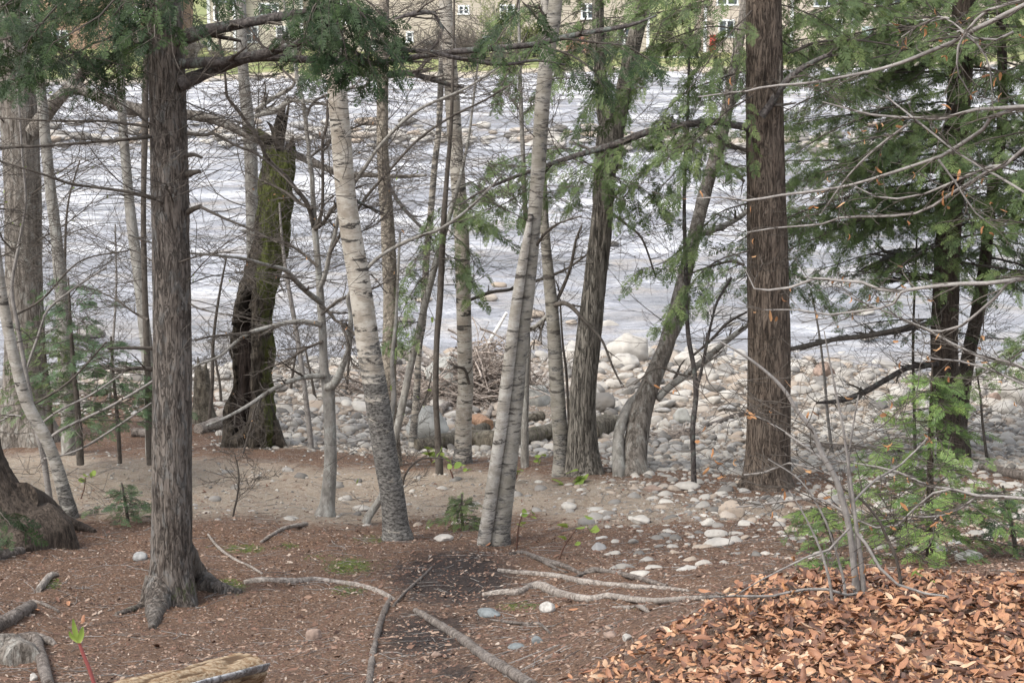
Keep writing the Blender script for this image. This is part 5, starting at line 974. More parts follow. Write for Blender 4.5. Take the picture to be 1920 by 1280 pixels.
# sawn split log at the bottom left
def sawn():
    a = at(262, 1300, 10.0); e = at(474, 1247, 10.7); r = thing('split_log', 'split firewood log with a tan torn top and a sawn end at the lower left', 'log', (a+e)/2); ax = unit(e-a); up = np.array([0, 0, 1.]); sd = unit(np.cross(up, ax)); up = np.cross(ax, sd); a = a-ax*.45; Ln = np.linalg.norm(e-a); n, ns = 90, 48; an = np.arange(ns)/ns*2*math.pi
    prof = np.where(np.sin(an) > 0, .105+.02*np.cos(an), .11); t_ = np.linspace(0, 1, n)
    B = np.stack([np.repeat(t_[:, None]*Ln, ns, 1), np.repeat((np.cos(an)*prof*1.15)[None], n, 0), np.repeat((np.sin(an)*prof*np.where(np.sin(an) > 0, .62, 1))[None], n, 0)], -1)
    nn = fbm(B*np.array([5, 24, 24]), 4, 71); n2 = fbm(B*np.array([9, 60, 60]), 3, 72); B[..., 2] += (.030*nn+.012*n2)*(np.sin(an) > -.2)[None]; B[..., 1] += .012*nn
    V = a+B[..., :1]*ax+B[..., 1:2]*sd+B[..., 2:]*up; mb = MB(); mb.add(V.reshape(-1, 3), grid_faces(n, ns), aux=np.clip(.5+nn*1.4, 0, 1).ravel())
    m = N('split_wood'); co = m.coord(); f = m.noise(m.coord((1.5, 5, 9)), 9., 6, .65, .3); c = m.mix(m.ramp(f, .35, .6), (.17, .10, .05), (.34, .262, .175)); c = m.mix(m.ramp(f, .58, .78), c, (.47, .41, .32)); c = m.mix(m.ramp(m.attr('aux'), .1, .45), (.09, .055, .03), c); m.bump(f, .5, .02); m.done(c, .85); mb.build('wood', m.m, r)
    mb = MB(); ring = V[-1]; mb.add(np.vstack([ring, ring.mean(0)]), t=[(i, (i+1) % ns, ns) for i in range(ns)]); mb.build('sawn_end', simple('sawn_end', (.33, .22, .11), .8, .35, 30), r, smooth=False)
    k1, k2 = 60, 14; U, W_ = np.meshgrid(np.linspace(.30, .995, k1), np.linspace(0, 2*math.pi, k2, endpoint=False), indexing='ij'); wid = .045*(.55+.45*smooth(U, .3, .5)); q = P3(U*9, np.cos(W_)*2, np.sin(W_)); nz = fbm(q, 4, 88)
    n1_ = unit(up*.78-sd*.62); n2_ = unit(-sd*.78-up*.62); V = a+(U*Ln)[..., None]*ax-sd*.112+up*.012+(np.cos(W_)*wid*(1+.3*nz))[..., None]*n1_+(np.sin(W_)*(.013+.008*nz))[..., None]*n2_; mb = MB(); mb.add(V.reshape(-1, 3), grid_faces(k1, k2)); mb.add(np.vstack([V[-1], V[-1].mean(0)]), t=[(i, (i+1) % k2, k2) for i in range(k2)]); mb.build('bark_strip', bark('bleached_bark', (.13, .11, .10), (.34, .345, .35), (.52, .53, .55), 14., .4, bs=.8), r)
sawn()

# driftwood on the beach
for k, (lab, pts, mat, nm) in enumerate([
 ('grey driftwood log lying left of the boulder, uppermost of the stack', [(670,640,14),(700,652,19),(745,668,20),(790,684,19),(838,700,14)], M_DRIFTD, 'driftwood_log'), ('second grey driftwood log stacked left of the boulder', [(712,636,12),(760,650,17),(800,666,17),(850,690,12)], M_DRIFT, 'driftwood_log'), ('short driftwood log under the stack left of the boulder', [(690,684,13),(730,694,16),(782,706,12)], M_DRIFTD, 'driftwood_log'),
 ('pale broken log poking out behind the white centre birch', [(822,776,16),(838,764,14),(858,752,12),(880,738,9)], M_DRIFT, 'driftwood_log'), ('bleached stick leaning behind the twin birch', [(913,786,10),(922,768,10),(934,745,9),(942,730,7)], M_DRIFT, 'driftwood_log'), ('bent driftwood branch right of the brush pile', [(1000,690,8),(1012,700,9),(1026,716,8),(1034,724,6)], M_DRIFT, 'driftwood_log'),
 ('fallen moss-covered log lying across behind the twin birch', [(776,846,26),(820,842,32),(880,836,34),(930,838,34),(985,832,32),(1035,820,30)], M_MOSSY, 'mossy_log'), ('broken grey limb lying above the mossy log', [(884,818,20),(915,806,18),(950,800,16),(985,792,16),(1012,788,20),(1018,786,16)], M_MOSSY, 'driftwood_log'), ('thick mossy log end between the furrowed trunk and the leaning trunk', [(1105,822,36),(1130,812,38),(1150,808,36),(1168,800,20)], M_MOSSY, 'mossy_log'),
 ('dark driftwood branch curving over the cobbles behind the slender sapling', [(1212,814,7),(1240,820,9),(1265,823,10),(1285,812,10),(1330,800,9),(1370,786,9),(1400,776,7)], M_DRIFTD, 'driftwood_log'), ('long dark log on the gravel right of the big brown hemlock', [(1486,838,9),(1530,840,12),(1590,846,14),(1655,850,12)], M_DRIFTD, 'driftwood_log'), ('dark log at the right edge above the hemlock seedling', [(1838,878,10),(1870,888,16),(1905,896,18),(1950,906,18)], M_DRIFTD, 'driftwood_log'), ('grey forked branch on the gravel near the right edge', [(1832,834,8),(1850,852,10),(1868,872,10),(1885,892,7)], M_DRIFT, 'driftwood_log'),
 ('fallen log on the shore behind the pale hemlock sapling', [(120,738,8),(170,742,12),(230,738,13),(290,744,9)], M_DRIFTD, 'driftwood_log'), ('pale log running from the foot of the hollow snag toward the left hemlock', [(372,812,20),(395,806,22),(420,796,20)], M_DRIFT, 'driftwood_log'), ('black log stub on the bank left of the left hemlock', [(246,818,16),(262,817,18),(282,819,12)], M_DRIFTD, 'driftwood_log')]):
    stick(nm, lab, 'log', pts, mat, .55, 16, .006, seed=30+k, aux=.30 if nm == 'mossy_log' else (.12 if k == 7 else 0.))
b = gnd(888, 700); stick('driftwood_pole', 'slim white pole leaning up out of the brush pile', 'pole', [(884,706,9,b[1]),(900,676,8,b[1]-.1),(918,640,7,b[1]-.2),(936,610,6,b[1]-.3),(950,586,5,b[1]-.35)], simple('bleached_wood', (.72, .70, .67), .7, .12, 12), seed=60)
stick('broken_log', 'orange torn log end on the stones below the brush pile', 'log', [(888,795,20),(900,800,26),(914,808,24)], simple('torn_wood', (.27, .165, .105), .85, .35, 22), .6, 14, .012, seed=61)
def brush():
    g = np.random.default_rng(9); mb = MB(); c = gnd(880, 735); n = 1900; hx_ = np.where(g.random(n) < .55, g.normal(.35, .45, n), g.normal(-.35, .75, n)); P0_ = c+np.stack([hx_, g.normal(-.75, .35, n), np.abs(g.normal(0, .48, n))*(.35+.65*np.exp(-((hx_-.3)/.45)**2))], -1); P0_[:, 2] += .02; a = g.normal(-.25, .75, n)+np.where(g.random(n) < .3, 1.2, 0); d = np.stack([np.cos(a), np.sin(a)*.6, g.normal(.05, .45, n)], -1); Lq = g.uniform(.3, 1.0, n); P = walk(P0_-d*Lq[:, None]*.5, d, Lq, 6, .13, -.02, g); P[..., 2] = np.maximum(P[..., 2], gz(P[..., 0], P[..., 1])+.01)
    R = g.uniform(.005, .020, n)[:, None]*np.linspace(1, .5, 6); tubes(mb, P, R, 5, var=g.random(n)); o = mb.build('driftwood_debris', bark('brush_wood', (.18, .14, .115), (.44, .365, .31), (.60, .535, .48), 12., 1.), base=(0, 0, 0)); tag(o, 'tangled heap of brown sticks washed up against the boulder', 'brush pile', None, 'stuff')
    mb = MB(); n = 90; c2 = gnd(1285, 820); P0_ = c2+np.stack([g.normal(0, .16, n), g.normal(0, .12, n), np.abs(g.normal(0, .05, n))], -1); d = np.stack([g.normal(0, 1, n), g.normal(0, .7, n), g.normal(.1, .3, n)], -1); P = walk(P0_, d, g.uniform(.15, .4, n), 5, .15, 0, g); P[..., 2] = np.maximum(P[..., 2], gz(P[..., 0], P[..., 1])+.005); tubes(mb, P, g.uniform(.003, .007, n)[:, None]*np.linspace(1, .5, 5), 4); o = mb.build('driftwood_debris', MATS['brush_wood']); tag(o, 'small knot of red-brown twigs caught under the branch by the slender sapling', 'twigs', None, 'stuff')
brush()

# ================================================================== stones
def stone_mesh(seed, sub=3, ang=.5):
    bm = bmesh.new(); bmesh.ops.create_icosphere(bm, subdivisions=sub, radius=1.); v = np.array([q.co[:] for q in bm.verts]); g = np.random.default_rng(seed)
    for _ in range(int(ang*12)):
        n = unit(g.normal(0, 1, 3)); c = g.uniform(.62, .9); h = v@n; m = h > c; v[m] -= n*(h[m]-c)[:, None]*.85
    v *= (1+.17*fbm(v*1.3+seed, 3, seed)+.04*fbm(v*5.+seed, 2, seed+1))[:, None]; v *= np.array([1, g.uniform(.65, .95), g.uniform(.38, .60)]); v /= np.abs(v[:, 0]).max()
    f = np.array([[q.index for q in p.verts] for p in bm.faces]); bm.free(); return v, f
SM = [stone_mesh(k, 3, .8 if k % 3 else 1.6) for k in range(10)]; SMs = [stone_mesh(20+k, 2, 1.1) for k in range(8)]; SMt = [stone_mesh(40+k, 1, .3) for k in range(6)]
def stone_me(v, f, name):
    mb = MB(); mb.add(v, t=f); return mb.mesh(name, M_STONE)
STONE_ME = [stone_me(v, f, 'stone_shape') for v, f in SM]
def boulder(name, label, cat, px, row, w, h, seed, group=None, sink=.3, Y=None, col=None, yaw=None):
    b = gnd(px, row) if Y is None else at(px, row, Y); m = mpp(b); g = np.random.default_rng(seed+500); v, f = stone_mesh(seed+60, 4, g.choice([.2, .5, .9])); hz_ = np.abs(v[:, 2]).max(); v = v*np.array([w/2*m, w/2*m*.9, h*m/(2-sink)/hz_*1.]); v = v+(.03*w*m*.5*fbm(v/(w*m)*9., 3, seed))[:, None]*unit(v)
    o = bpy.data.objects.new(name, stone_me(v, f, name)); COL.objects.link(o); o.location = b+np.array([0, w*m*.2, h*m*(.5-sink*.5)*.8]); o.rotation_euler[2] = g.uniform(-.5, .5); tag(o, label, cat, group)
    if col: o.data.materials[0] = col
    return o
M_PALE = simple('pale_granite', (.39, .365, .33), .85, .16, 7.); M_GREYR = simple('grey_granite', (.33, .325, .30), .9, .25, 5.); M_QUARTZ = simple('white_quartz', (.36, .345, .32), .8, .3, 24.); M_SLATE = simple('blue_slate', (.16, .175, .178), .75, .25, 14.); M_STONEG = simple('pale_stone', (.25, .25, .245), .85, .25, 16.); M_BROWNS = simple('brown_stone', (.25, .185, .15), .9, .25, 14.)
for k, (lab, px, row, w, h, col) in enumerate([
 ('large smooth pale boulder half in the water right of the furrowed trunk', 1178, 676, 92, 58, M_PALE), ('pale boulder in the shallows with a tuft of dead grass', 1142, 640, 62, 44, M_PALE), ('broad pale boulder behind the slender dark sapling at the waterline', 1298, 690, 72, 36, M_PALE), ('big grey boulder with a flat face behind the white centre birch', 846, 752, 112, 96, M_GREYR), ('low dark grey boulder under the driftwood stack', 800, 822, 96, 66, M_GREYR), ('rounded grey boulder between the twin birch and the bowed birch', 1002, 762, 70, 46, M_GREYR), ('domed pale grey boulder against the right side of the furrowed trunk', 1132, 772, 62, 40, None), ('blocky dark grey boulder left of the slender sapling', 1279, 795, 38, 34, M_GREYR), ('round egg-shaped boulder right of the leaning trunk', 1247, 804, 26, 20, M_PALE), ('very large white boulder at the right edge of the beach', 1902, 760, 92, 52, M_PALE), ('square tan boulder beside the white boulder at right', 1866, 758, 26, 26, M_BROWNS), ('long pale boulder in front of the white boulder at right', 1890, 776, 62, 26, M_PALE), ('rounded pale boulder left of the square tan boulder', 1835, 748, 46, 26, M_PALE), ('brown mossy boulder on the shore right of the big brown hemlock', 1547, 706, 44, 32, M_BROWNS), ('smooth grey boulder behind the bowed birch', 920, 752, 48, 34, None), ('oval white boulder in front of the large waterline boulder', 1172, 690, 56, 30, M_PALE), ('flat tan boulder near the centre of the cobble beach', 1150, 728, 40, 18, None), ('pale boulder at the waterline right of the slender sapling', 1345, 668, 46, 26, M_PALE), ('dark stone standing in the river behind the leaning trunk', 1212, 632, 26, 16, M_BROWNS)]):
    boulder('boulder', lab, 'boulder', px, row, w, h, k, col=col)
for k, (lab, px, row, w, h, col) in enumerate([('white quartz stone under the humped root', 1026, 1147, 32, 22, M_QUARTZ), ('flat blue-grey slate beside the humped root', 916, 1156, 52, 16, M_SLATE), ('smooth brown stone on the needles below the left hemlock', 588, 1200, 32, 24, M_BROWNS), ('pale grey stone just left of the left hemlock trunk', 262, 1050, 28, 18, M_STONEG), ('blue-grey stone on the debris right of the straight stick', 1007, 1206, 24, 16, M_SLATE), ('flat grey slate left of the blue-grey stone', 968, 1216, 34, 10, M_SLATE), ('cream stone near the left rim of the orange leaves', 1176, 1200, 20, 17, M_QUARTZ), ('small tan stone beside the cream stone', 1146, 1196, 30, 14, M_BROWNS), ('dark brown round stone left of the straight stick', 818, 1232, 20, 14, M_BROWNS), ('white stone beside the upright stick in the lower left corner', 62, 1276, 18, 16, M_QUARTZ), ('round pale stone standing on the bank left of the beech clump', 1373, 969, 52, 34, None), ('long flat pale stone on the bank left of the beech clump', 1350, 1024, 62, 18, M_PALE), ('flat stone directly behind the long flat pale stone', 1346, 1008, 50, 15, None), ('grey stone left of the round pale stone', 1331, 986, 32, 16, None), ('pale angular stone right of the twin birch', 1201, 982, 38, 16, M_PALE), ('round stone alone on the dark path right of the twin birch', 1067, 955, 30, 17, M_PALE), ('flat pale stone left of the twin birch foot', 832, 1014, 38, 12, M_PALE), ('pale stone by the crooked sprout', 677, 958, 36, 13, M_PALE), ('small stone next to the foot of the big brown hemlock', 1498, 888, 24, 17, None), ('pale stone right of the big brown hemlock', 1455, 943, 36, 12, None), ('flat slab on the path rim below the leaning trunk', 1224, 922, 36, 15, M_BROWNS), ('flat mossy slab in front of the slender sapling', 1290, 918, 56, 14, M_PALE), ('leaning grey slab below the bright young hemlock', 1650, 1000, 54, 20, M_GREYR), ('flat grey slab right of the beech clump', 1820, 1050, 60, 20, M_GREYR)]):
    boulder('stone', lab, 'stone', px, row, w, h, 100+k, col=col, sink=.35)
gg = np.random.default_rng(551)
for k in range(22):
    px = gg.uniform(120, 1840); row = gg.uniform(560, 668) if k < 14 else gg.uniform(430, 560); Y = 8/math.tan(PITCH+math.atan((row-640)/FPX)); b = at(px, row, Y); o = bpy.data.objects.new('wet_rock', STONE_ME[k % 10]); COL.objects.link(o); q = gg.uniform(.14, .34); o.location = (b[0], b[1], .03+.12*q); o.scale = (q, q*.8, q*gg.uniform(.5, .8)); o.rotation_euler = (0, 0, gg.uniform(-1, 1)); tag(o, 'wet rock breaking the surface of the river off the beach', 'rock', 'rocks in the river')
# scattered cobbles
def darts(n, xr, yr, smin, smax, dens, gap=.80, seed=0, powr=2.2, tries=60000):
    g = np.random.default_rng(seed); cell = smax; H = {}; out = []
    s_all = np.sort(smin+(smax-smin)*g.random(n)**powr)[::-1]
    x = g.uniform(*xr, tries); y = g.uniform(*yr, tries); keep = g.random(tries) < dens(x, y); x, y = x[keep], y[keep]; k = 0
    for s in s_all:
        for _ in range(12):
            if k >= len(x): return out
            a, b = x[k], y[k]; k += 1; ci, cj = int(a//cell), int(b//cell); ok = True
            for i in (ci-1, ci, ci+1):
                for j in (cj-1, cj, cj+1):
                    for (p, q, r) in H.get((i, j), ()):
                        if (p-a)**2+(q-b)**2 < ((r+s)*.5*gap)**2: ok = False; break
                    if not ok: break
                if not ok: break
            if ok: H.setdefault((ci, cj), []).append((a, b, s)); out.append((a, b, s)); break
    return out
def beach_d(x, y):
    P = np.stack([x, y, gz(x, y)], -1); px, rw = pixarr(P); d = smooth(y, 26.3, 28)*smooth(px, 380, 520)
    d = np.maximum(d, smooth(y, 24., 25.2)*smooth(px, 1120, 1200)); d = np.maximum(d, .5*smooth(y, 29, 32)); d *= (px > -420)*(px < 2450)*(rw > 560); return d*(gz(x, y) > -.35)
def bank_d(x, y):
    P = np.stack([x, y, gz(x, y)], -1); px, rw = pixarr(P); d = .8*smooth(px, 1050, 1250)*smooth(y, 15., 17.5)*(y < 25)*(.35+.65*smooth(y, 17, 21))+.10*smooth(px, 330, 420)*(px < 1100)*smooth(y, 20.5, 21.5)*(y < 26); return d*(px < 2000)*(px > -50)
def zone(y0, y1): return lambda x, y: beach_d(x, y)*(y >= y0)*(y < y1)
big = darts(4000, (-14, 14.5), (30.5, 40), .08, .50, zone(30.5, 40), .80, 3, 3.6, 80000)+darts(4200, (-10, 11), (27, 30.5), .05, .27, zone(27, 30.5), .82, 13, 3.4, 80000)+darts(5200, (-9, 10), (23.5, 27), .04, .17, zone(23.5, 27), .85, 23, 3., 90000)
bnk = darts(2300, (-6, 7.5), (14.5, 25), .025, .24, bank_d, .95, 4, 4.2, 60000)
allst = [(a, b, s, 0) for a, b, s in big]+[(a, b, s, 1) for a, b, s in bnk]
P = np.array([[a, b, gz(a, b)] for a, b, s, k in allst]); S_ = np.array([s for *_, s, k in allst]); px, rw = pixarr(P); dep = (P-CAM)@FWD; vis = (px > 5)&(px < 1915)&(rw < 1270); scr = np.where(vis, S_/dep, 0); order = np.argsort(-scr); ind = set(order[:255].tolist())
g = np.random.default_rng(77); mb = MB()
lo = [i for i in range(len(allst)) if i not in ind]
for i in sorted(ind):
    a, b, s, kd = allst[i]; o = bpy.data.objects.new('river_stone', STONE_ME[int(g.integers(0, 10))]); COL.objects.link(o); zz = P[i, 2]; o.scale = (s*.5, s*.5, s*.5*g.uniform(.75, 1.05)); o.rotation_euler = (g.normal(0, .2), g.normal(0, .2), g.uniform(0, 6.28)); o.location = (a, b, zz+s*(.04 if not kd else -.05))
    tag(o, 'rounded water-worn cobble among the others of the gravel beach' if not kd else 'half-buried water-worn stone on the dirt bank', 'stone', 'cobbles of the beach' if not kd else 'stones half buried in the bank')
def stuff_stones(idx, tpls, mb):
    n = len(idx); pk = g.integers(0, len(tpls), n); R = rotmats(g.uniform(0, 6.28, n), g.normal(0, .25, n), g.normal(0, .25, n)); var = g.random(n)
    for k, (v, f) in enumerate(tpls):
        s = np.nonzero(pk == k)[0]
        if not len(s): continue
        ii = np.array(idx)[s]; W = np.einsum('vc,nwc->nvw', v*np.array([1, 1, .95]), R[s])*(S_[ii]*.5)[:, None, None]+P[ii][:, None]; W[..., 2] += (S_[ii]*np.array([.04 if not allst[q][3] else -.05 for q in ii]))[:, None]
        mb.add(W.reshape(-1, 3), t=(f[None]+(np.arange(len(s))*len(v))[:, None, None]).reshape(-1, 3), var=np.repeat(var[s], len(v)))
stuff_stones([i for i in lo if S_[i] > .10], SMs, mb); stuff_stones([i for i in lo if S_[i] <= .10], SMt, mb)
# fine gravel between them and pebbles on the path
n = 9000; xx = g.uniform(-9, 10, n*4); yy = g.uniform(20, 38, n*4); PP = np.stack([xx, yy, gz(xx, yy)], -1); qx, qr = pixarr(PP); dens = np.maximum(beach_d(xx, yy), np.maximum(.5*bank_d(xx, yy), .25*smooth(yy, 20.5, 22)*smooth(qx, 60, 200)*(yy < 27))); kp = (g.random(n*4) < dens)&(qx > -40)&(qx < 1960); PP = PP[kp][:n]; ss = g.uniform(.02, .065, len(PP)); pk = g.integers(0, 6, len(PP)); R = rotmats(g.uniform(0, 6.28, len(PP)), g.normal(0, .3, len(PP)), g.normal(0, .3, len(PP))); vv = g.random(len(PP))
for k, (v, f) in enumerate(SMt):
    s = np.nonzero(pk == k)[0]; W = np.einsum('vc,nwc->nvw', v, R[s])*(ss[s]*.5)[:, None, None]+PP[s][:, None]; W[..., 2] += .004; mb.add(W.reshape(-1, 3), t=(f[None]+(np.arange(len(s))*len(v))[:, None, None]).reshape(-1, 3), var=np.repeat(vv[s], len(v)))
o = mb.build('gravel', M_GRAVEL); tag(o, 'small cobbles and gravel covering the beach and bank', 'gravel', None, 'stuff')
# the stony bar in mid river and the far water edge
g = np.random.default_rng(78); nb = 0; mbs = MB()
bars = []
for k in range(420):
    px = g.uniform(-40, 1960); c = np.interp(px, [0, 400, 800, 1200, 1500, 1900], [252, 255, 258, 262, 268, 262]); row = c+g.normal(0, 11)+4; Y = 8/math.tan(PITCH+math.atan((row-640)/FPX)); bars.append((px, row, Y, g.uniform(.3, 1.1)*g.uniform(.5, 1.)*(1.35 if 1150 < px < 1500 else 1.)))
bars.sort(key=lambda q: -q[3])
for k, (px, row, Y, s) in enumerate(bars):
    p = at(px, row, Y)
    if k < 130:
        o = bpy.data.objects.new('bar_stone', STONE_ME[int(g.integers(0, 10))]); COL.objects.link(o); o.location = (p[0], p[1], .16*s+.10); o.scale = (s*.62, s*.5, s*.42); o.rotation_euler = (0, 0, g.uniform(-.6, .6)); tag(o, 'pale boulder of the stony bar that breaks the river', 'boulder', 'boulders of the river bar')
    else:
        v, f = SMs[int(g.integers(0, 8))]; mbs.add(v*np.array([s*.62, s*.5, s*.42])+np.array([p[0], p[1], .12*s+.10]), t=f, var=g.random())
for k in range(260):
    px = g.uniform(-60, 1980); x = (px-960)/FPX*135; yy = shore_far(x)+g.normal(-.2, .9); s = g.uniform(.15, .6); v, f = SMt[k % 6]; mbs.add(v*np.array([s, s*.7, s*.6])*.7+np.array([x, yy, .12]), t=f, var=g.random())
o = mbs.build('river_gravel', M_GRAVEL); tag(o, 'smaller stones of the river bar and far shore', 'stones', None, 'stuff')

# ================================================================== litter
g = np.random.default_rng(5)
def leafbed(n, seed):
    g = np.random.default_rng(seed); x = g.uniform(.05, 4.8, n*3); y = g.uniform(5.9, 9.6, n*3); P = np.stack([x, y, gz(x, y)], -1); px, rw = pixarr(P); rim = np.interp(rw, [1060, 1090, 1130, 1180, 1230, 1290, 1400], [1440, 1400, 1330, 1250, 1180, 1120, 1060]); d = .16*smooth(px-rim, -300, -40)+.84*smooth(px-rim, -40, 170)*(.4+.6*smooth(px-rim, 0, 260)); k = g.random(n*3) < d; return P[k][:n]
PL = leafbed(25000, 6); n = len(PL); lay = g.random(n)
PL[:, 2] += lay*.038+.005; px, rw = pixarr(PL); vis = (px > 0)&(px < 1920)&(rw < 1280); idx = np.nonzero(vis&(lay > .86))[0]; idx = idx[:210]
rest = np.setdiff1d(np.arange(n), idx); mb = MB(); add_leaves(mb, PL[rest], (.022+.066*g.random(len(rest))**1.5), g, LF, .33, .42, var=g.random(len(rest))**1.3); o = mb.build('leaf_litter', M_LEAF); tag(o, 'thick bed of curled orange-brown beech leaves on the near slope', 'leaves', None, 'stuff')
LME = []
for k in range(12):
    for vv in (.15, .45, .62, .95):
        mb = MB(); mb.add(LF[k][0], LF[k][1], var=vv); LME.append(mb.mesh('leaf_shape', M_LEAF))
for i in idx:
    o = bpy.data.objects.new('fallen_leaf', LME[int(g.integers(0, len(LME)))]); COL.objects.link(o); o.location = PL[i]+np.array([0, 0, .012]); s = g.uniform(.045, .07); o.scale = (s, s, s); o.rotation_euler = (g.normal(0, .4)+(math.pi if g.random() < .4 else 0), g.normal(0, .4), g.uniform(0, 6.28)); tag(o, 'curled dry leaf on top of the orange-brown leaf bed', 'leaf', 'leaves on top of the leaf bed')
for k, (lab, px, row, s, v) in enumerate([('orange leaf curled below the humped root, nearest the white stone', 1046, 1140, .10, 2), ('bright orange upturned leaf right of the white stone', 1076, 1144, .09, 2), ('large orange leaf lying flat at the back rim of the leaf bed', 1322, 1116, .09, 2), ('pale yellow leaf shining in the middle of the leaf bed', 1548, 1198, .10, 3), ('cream leaf lying flat near the bottom of the leaf bed', 1722, 1262, .10, 3), ('red leaf on the needles left of the left hemlock', 108, 1128, .10, 0), ('orange leaf by the red leaf on the left', 128, 1134, .10, 2), ('broad orange leaf pair by the thick grey branch end', 70, 1150, .13, 2), ('red-brown leaf between the red shoot and the split log', 292, 1214, .11, 0), ('tan leaf behind the red shoot', 155, 1166, .12, 1), ('orange leaf at the foot of the twin birch', 916, 1026, .10, 2)]):
    o = bpy.data.objects.new('fallen_leaf', LME[(k % 12)*4+v]); COL.objects.link(o); o.location = gnd(px, row, .02); o.scale = (s, s, s); o.rotation_euler = (g.normal(0, .3), g.normal(0, .3), g.uniform(0, 6.28)); tag(o, lab, 'leaf')
# needles, scraps and twiglets on the duff
n = 60000; x = g.uniform(-6, 6, n); y = 9+15*g.random(n)**1.1; P = np.stack([x, y, gz(x, y)], -1); px, rw = pixarr(P); k = (px > -60)&(px < 1980)&(rw < 1310); k &= g.random(n) < np.where(y < 20.3, 1., .30); P = P[k]; P[:, 2] += .006; n = len(P)
mb = MB(); add_leaves(mb, P, g.uniform(.012, .042, n)*np.where(g.random(n) < .07, 2.0, 1.), g, [leaf_template(70+q, .8, 3, 2, .5) for q in range(6)], .25, .3, var=g.random(n)**1.2)
m = N('litter_scrap'); v = m.attr('var'); c = m.mix(m.ramp(v, 0, .45), (.055, .032, .024), (.165, .095, .068)); c = m.mix(m.ramp(v, .5, .8), c, (.28, .20, .15)); c = m.mix(m.ramp(v, .88, 1.), c, (.37, .305, .25)); m.done(c, .8)
o = mb.build('forest_litter', m.m); tag(o, 'scraps of leaf and bark strewn over the needle floor', 'litter', None, 'stuff')
n = 8200; x = g.uniform(-7.5, 8.5, n); y = 8.5+26*g.random(n); P = np.stack([x, y, gz(x, y)], -1); px, rw = pixarr(P); k = (px > -60)&(px < 1980)&(rw < 1310); P = P[k]; n = len(P); a = g.uniform(0, 6.28, n); d = np.stack([np.cos(a), np.sin(a), 0*a], -1); Q = walk(P, d, .05+.45*g.random(n)**2.5, 5, .14, 0, g); Q[..., 2] = gz(Q[..., 0], Q[..., 1])+.006; mb = MB(); tubes(mb, Q, g.uniform(.0012, .0035, n)[:, None]*np.ones((1, 5)), 3, var=g.random(n)); o = mb.build('twig_litter', M_TWIGG); tag(o, 'fine fallen twigs strewn over the forest floor', 'twigs', None, 'stuff')
# moss cushions
mb = MB()
for (cx, cy, rx, ry, nn) in [(655,1062,60,20,500),(455,1028,52,9,260),(428,1100,40,12,260),(652,1106,36,12,220),(98,1094,16,10,160),(300,1142,16,8,90),(985,1135,34,8,120),(540,1024,24,7,90),(700,1012,40,8,120)]:
    for _ in range(nn//2):
        u = g.normal(0, .42, 2); p = gnd(cx+u[0]*rx, cy+u[1]*ry); s = g.uniform(.010, .022); v, f = SMt[int(g.integers(0, 6))]; mb.add(v*np.array([s, s, s*.3])+p, t=f, var=g.random())
o = mb.build('moss', foliage('moss_cushion', (.035, .048, .010), (.062, .08, .016), (.11, .125, .03), .05)); tag(o, 'low green moss cushions on the needle floor', 'moss', None, 'stuff')

# ================================================================== far shrubs and trees
for k, (lab, px, w, top, kind) in enumerate([('bare brown shrub thicket before the cream house', 360, 60, 62, 0), ('bare brown shrub right of the cream house', 545, 70, 52, 0), ('bare brown shrub left of the tan house wall', 610, 60, 40, 0), ('bare tall shrub in front of the tan house chimney', 1140, 60, 30, 0), ('yellow-green conifer before the tan house', 935, 90, -20, 1), ('leafing shrub right of the yellow-green conifer', 1000, 60, 40, 1), ('bare shrub at the corner of the peach townhouse', 1440, 70, 40, 0), ('bare shrub between the brick wall and the peach townhouse', 1300, 50, 70, 0), ('bare brown thicket left of the cream house', 260, 70, 50, 0), ('small bare tree in front of the tan house middle', 830, 60, 20, 0), ('leafing green shrub before the peach townhouse', 1700, 80, 40, 1)]):
    Y = 147.+(k % 3); b = np.array([hx(px, Y), Y, .5]); r = thing('far_shrub', lab, 'shrub', b, 'shrubs before the houses'); gg = np.random.default_rng(k+300); H = hz(top, Y)-.5; W = w/2*mpp(b); n = 26
    p = b+np.stack([gg.normal(0, W*.25, n), gg.normal(0, W*.2, n), np.zeros(n)], -1); d = np.stack([gg.normal(0, .35, n), gg.normal(0, .3, n), np.ones(n)], -1); Q = walk(p, d, H*gg.uniform(.5, 1., n), 9, .1, .05, gg); R = np.full((n, 1), .03)*np.linspace(1, .35, 9); mb = MB(); tubes(mb, Q, R, 4); A_, AR = spawn(Q, R, 8, H*.35, .7, 6, .14, .06, gg); AR = np.maximum(AR, .010); tubes(mb, A_, AR, 3); B_, BR = spawn(A_, AR, 4, H*.14, .7, 4, .14, .06, gg); tubes(mb, B_, np.maximum(BR, .007), 3); mb.build('stem', M_LIMB if k % 2 else M_TWIGG, r)
    if kind:
        S2 = np.concatenate([A_.reshape(-1, 3), B_.reshape(-1, 3)]); S2 = S2[gg.choice(len(S2), min(4200, len(S2)), replace=False)]; ml = MB(); add_leaves(ml, S2, .17*gg.uniform(.6, 1.3, len(S2)), gg, LFS, .8, .8); ml.build('foliage', foliage('far_leaf', (.12, .16, .045), (.20, .24, .07), (.30, .32, .11)), r)
gg = np.random.default_rng(991)
proto = None
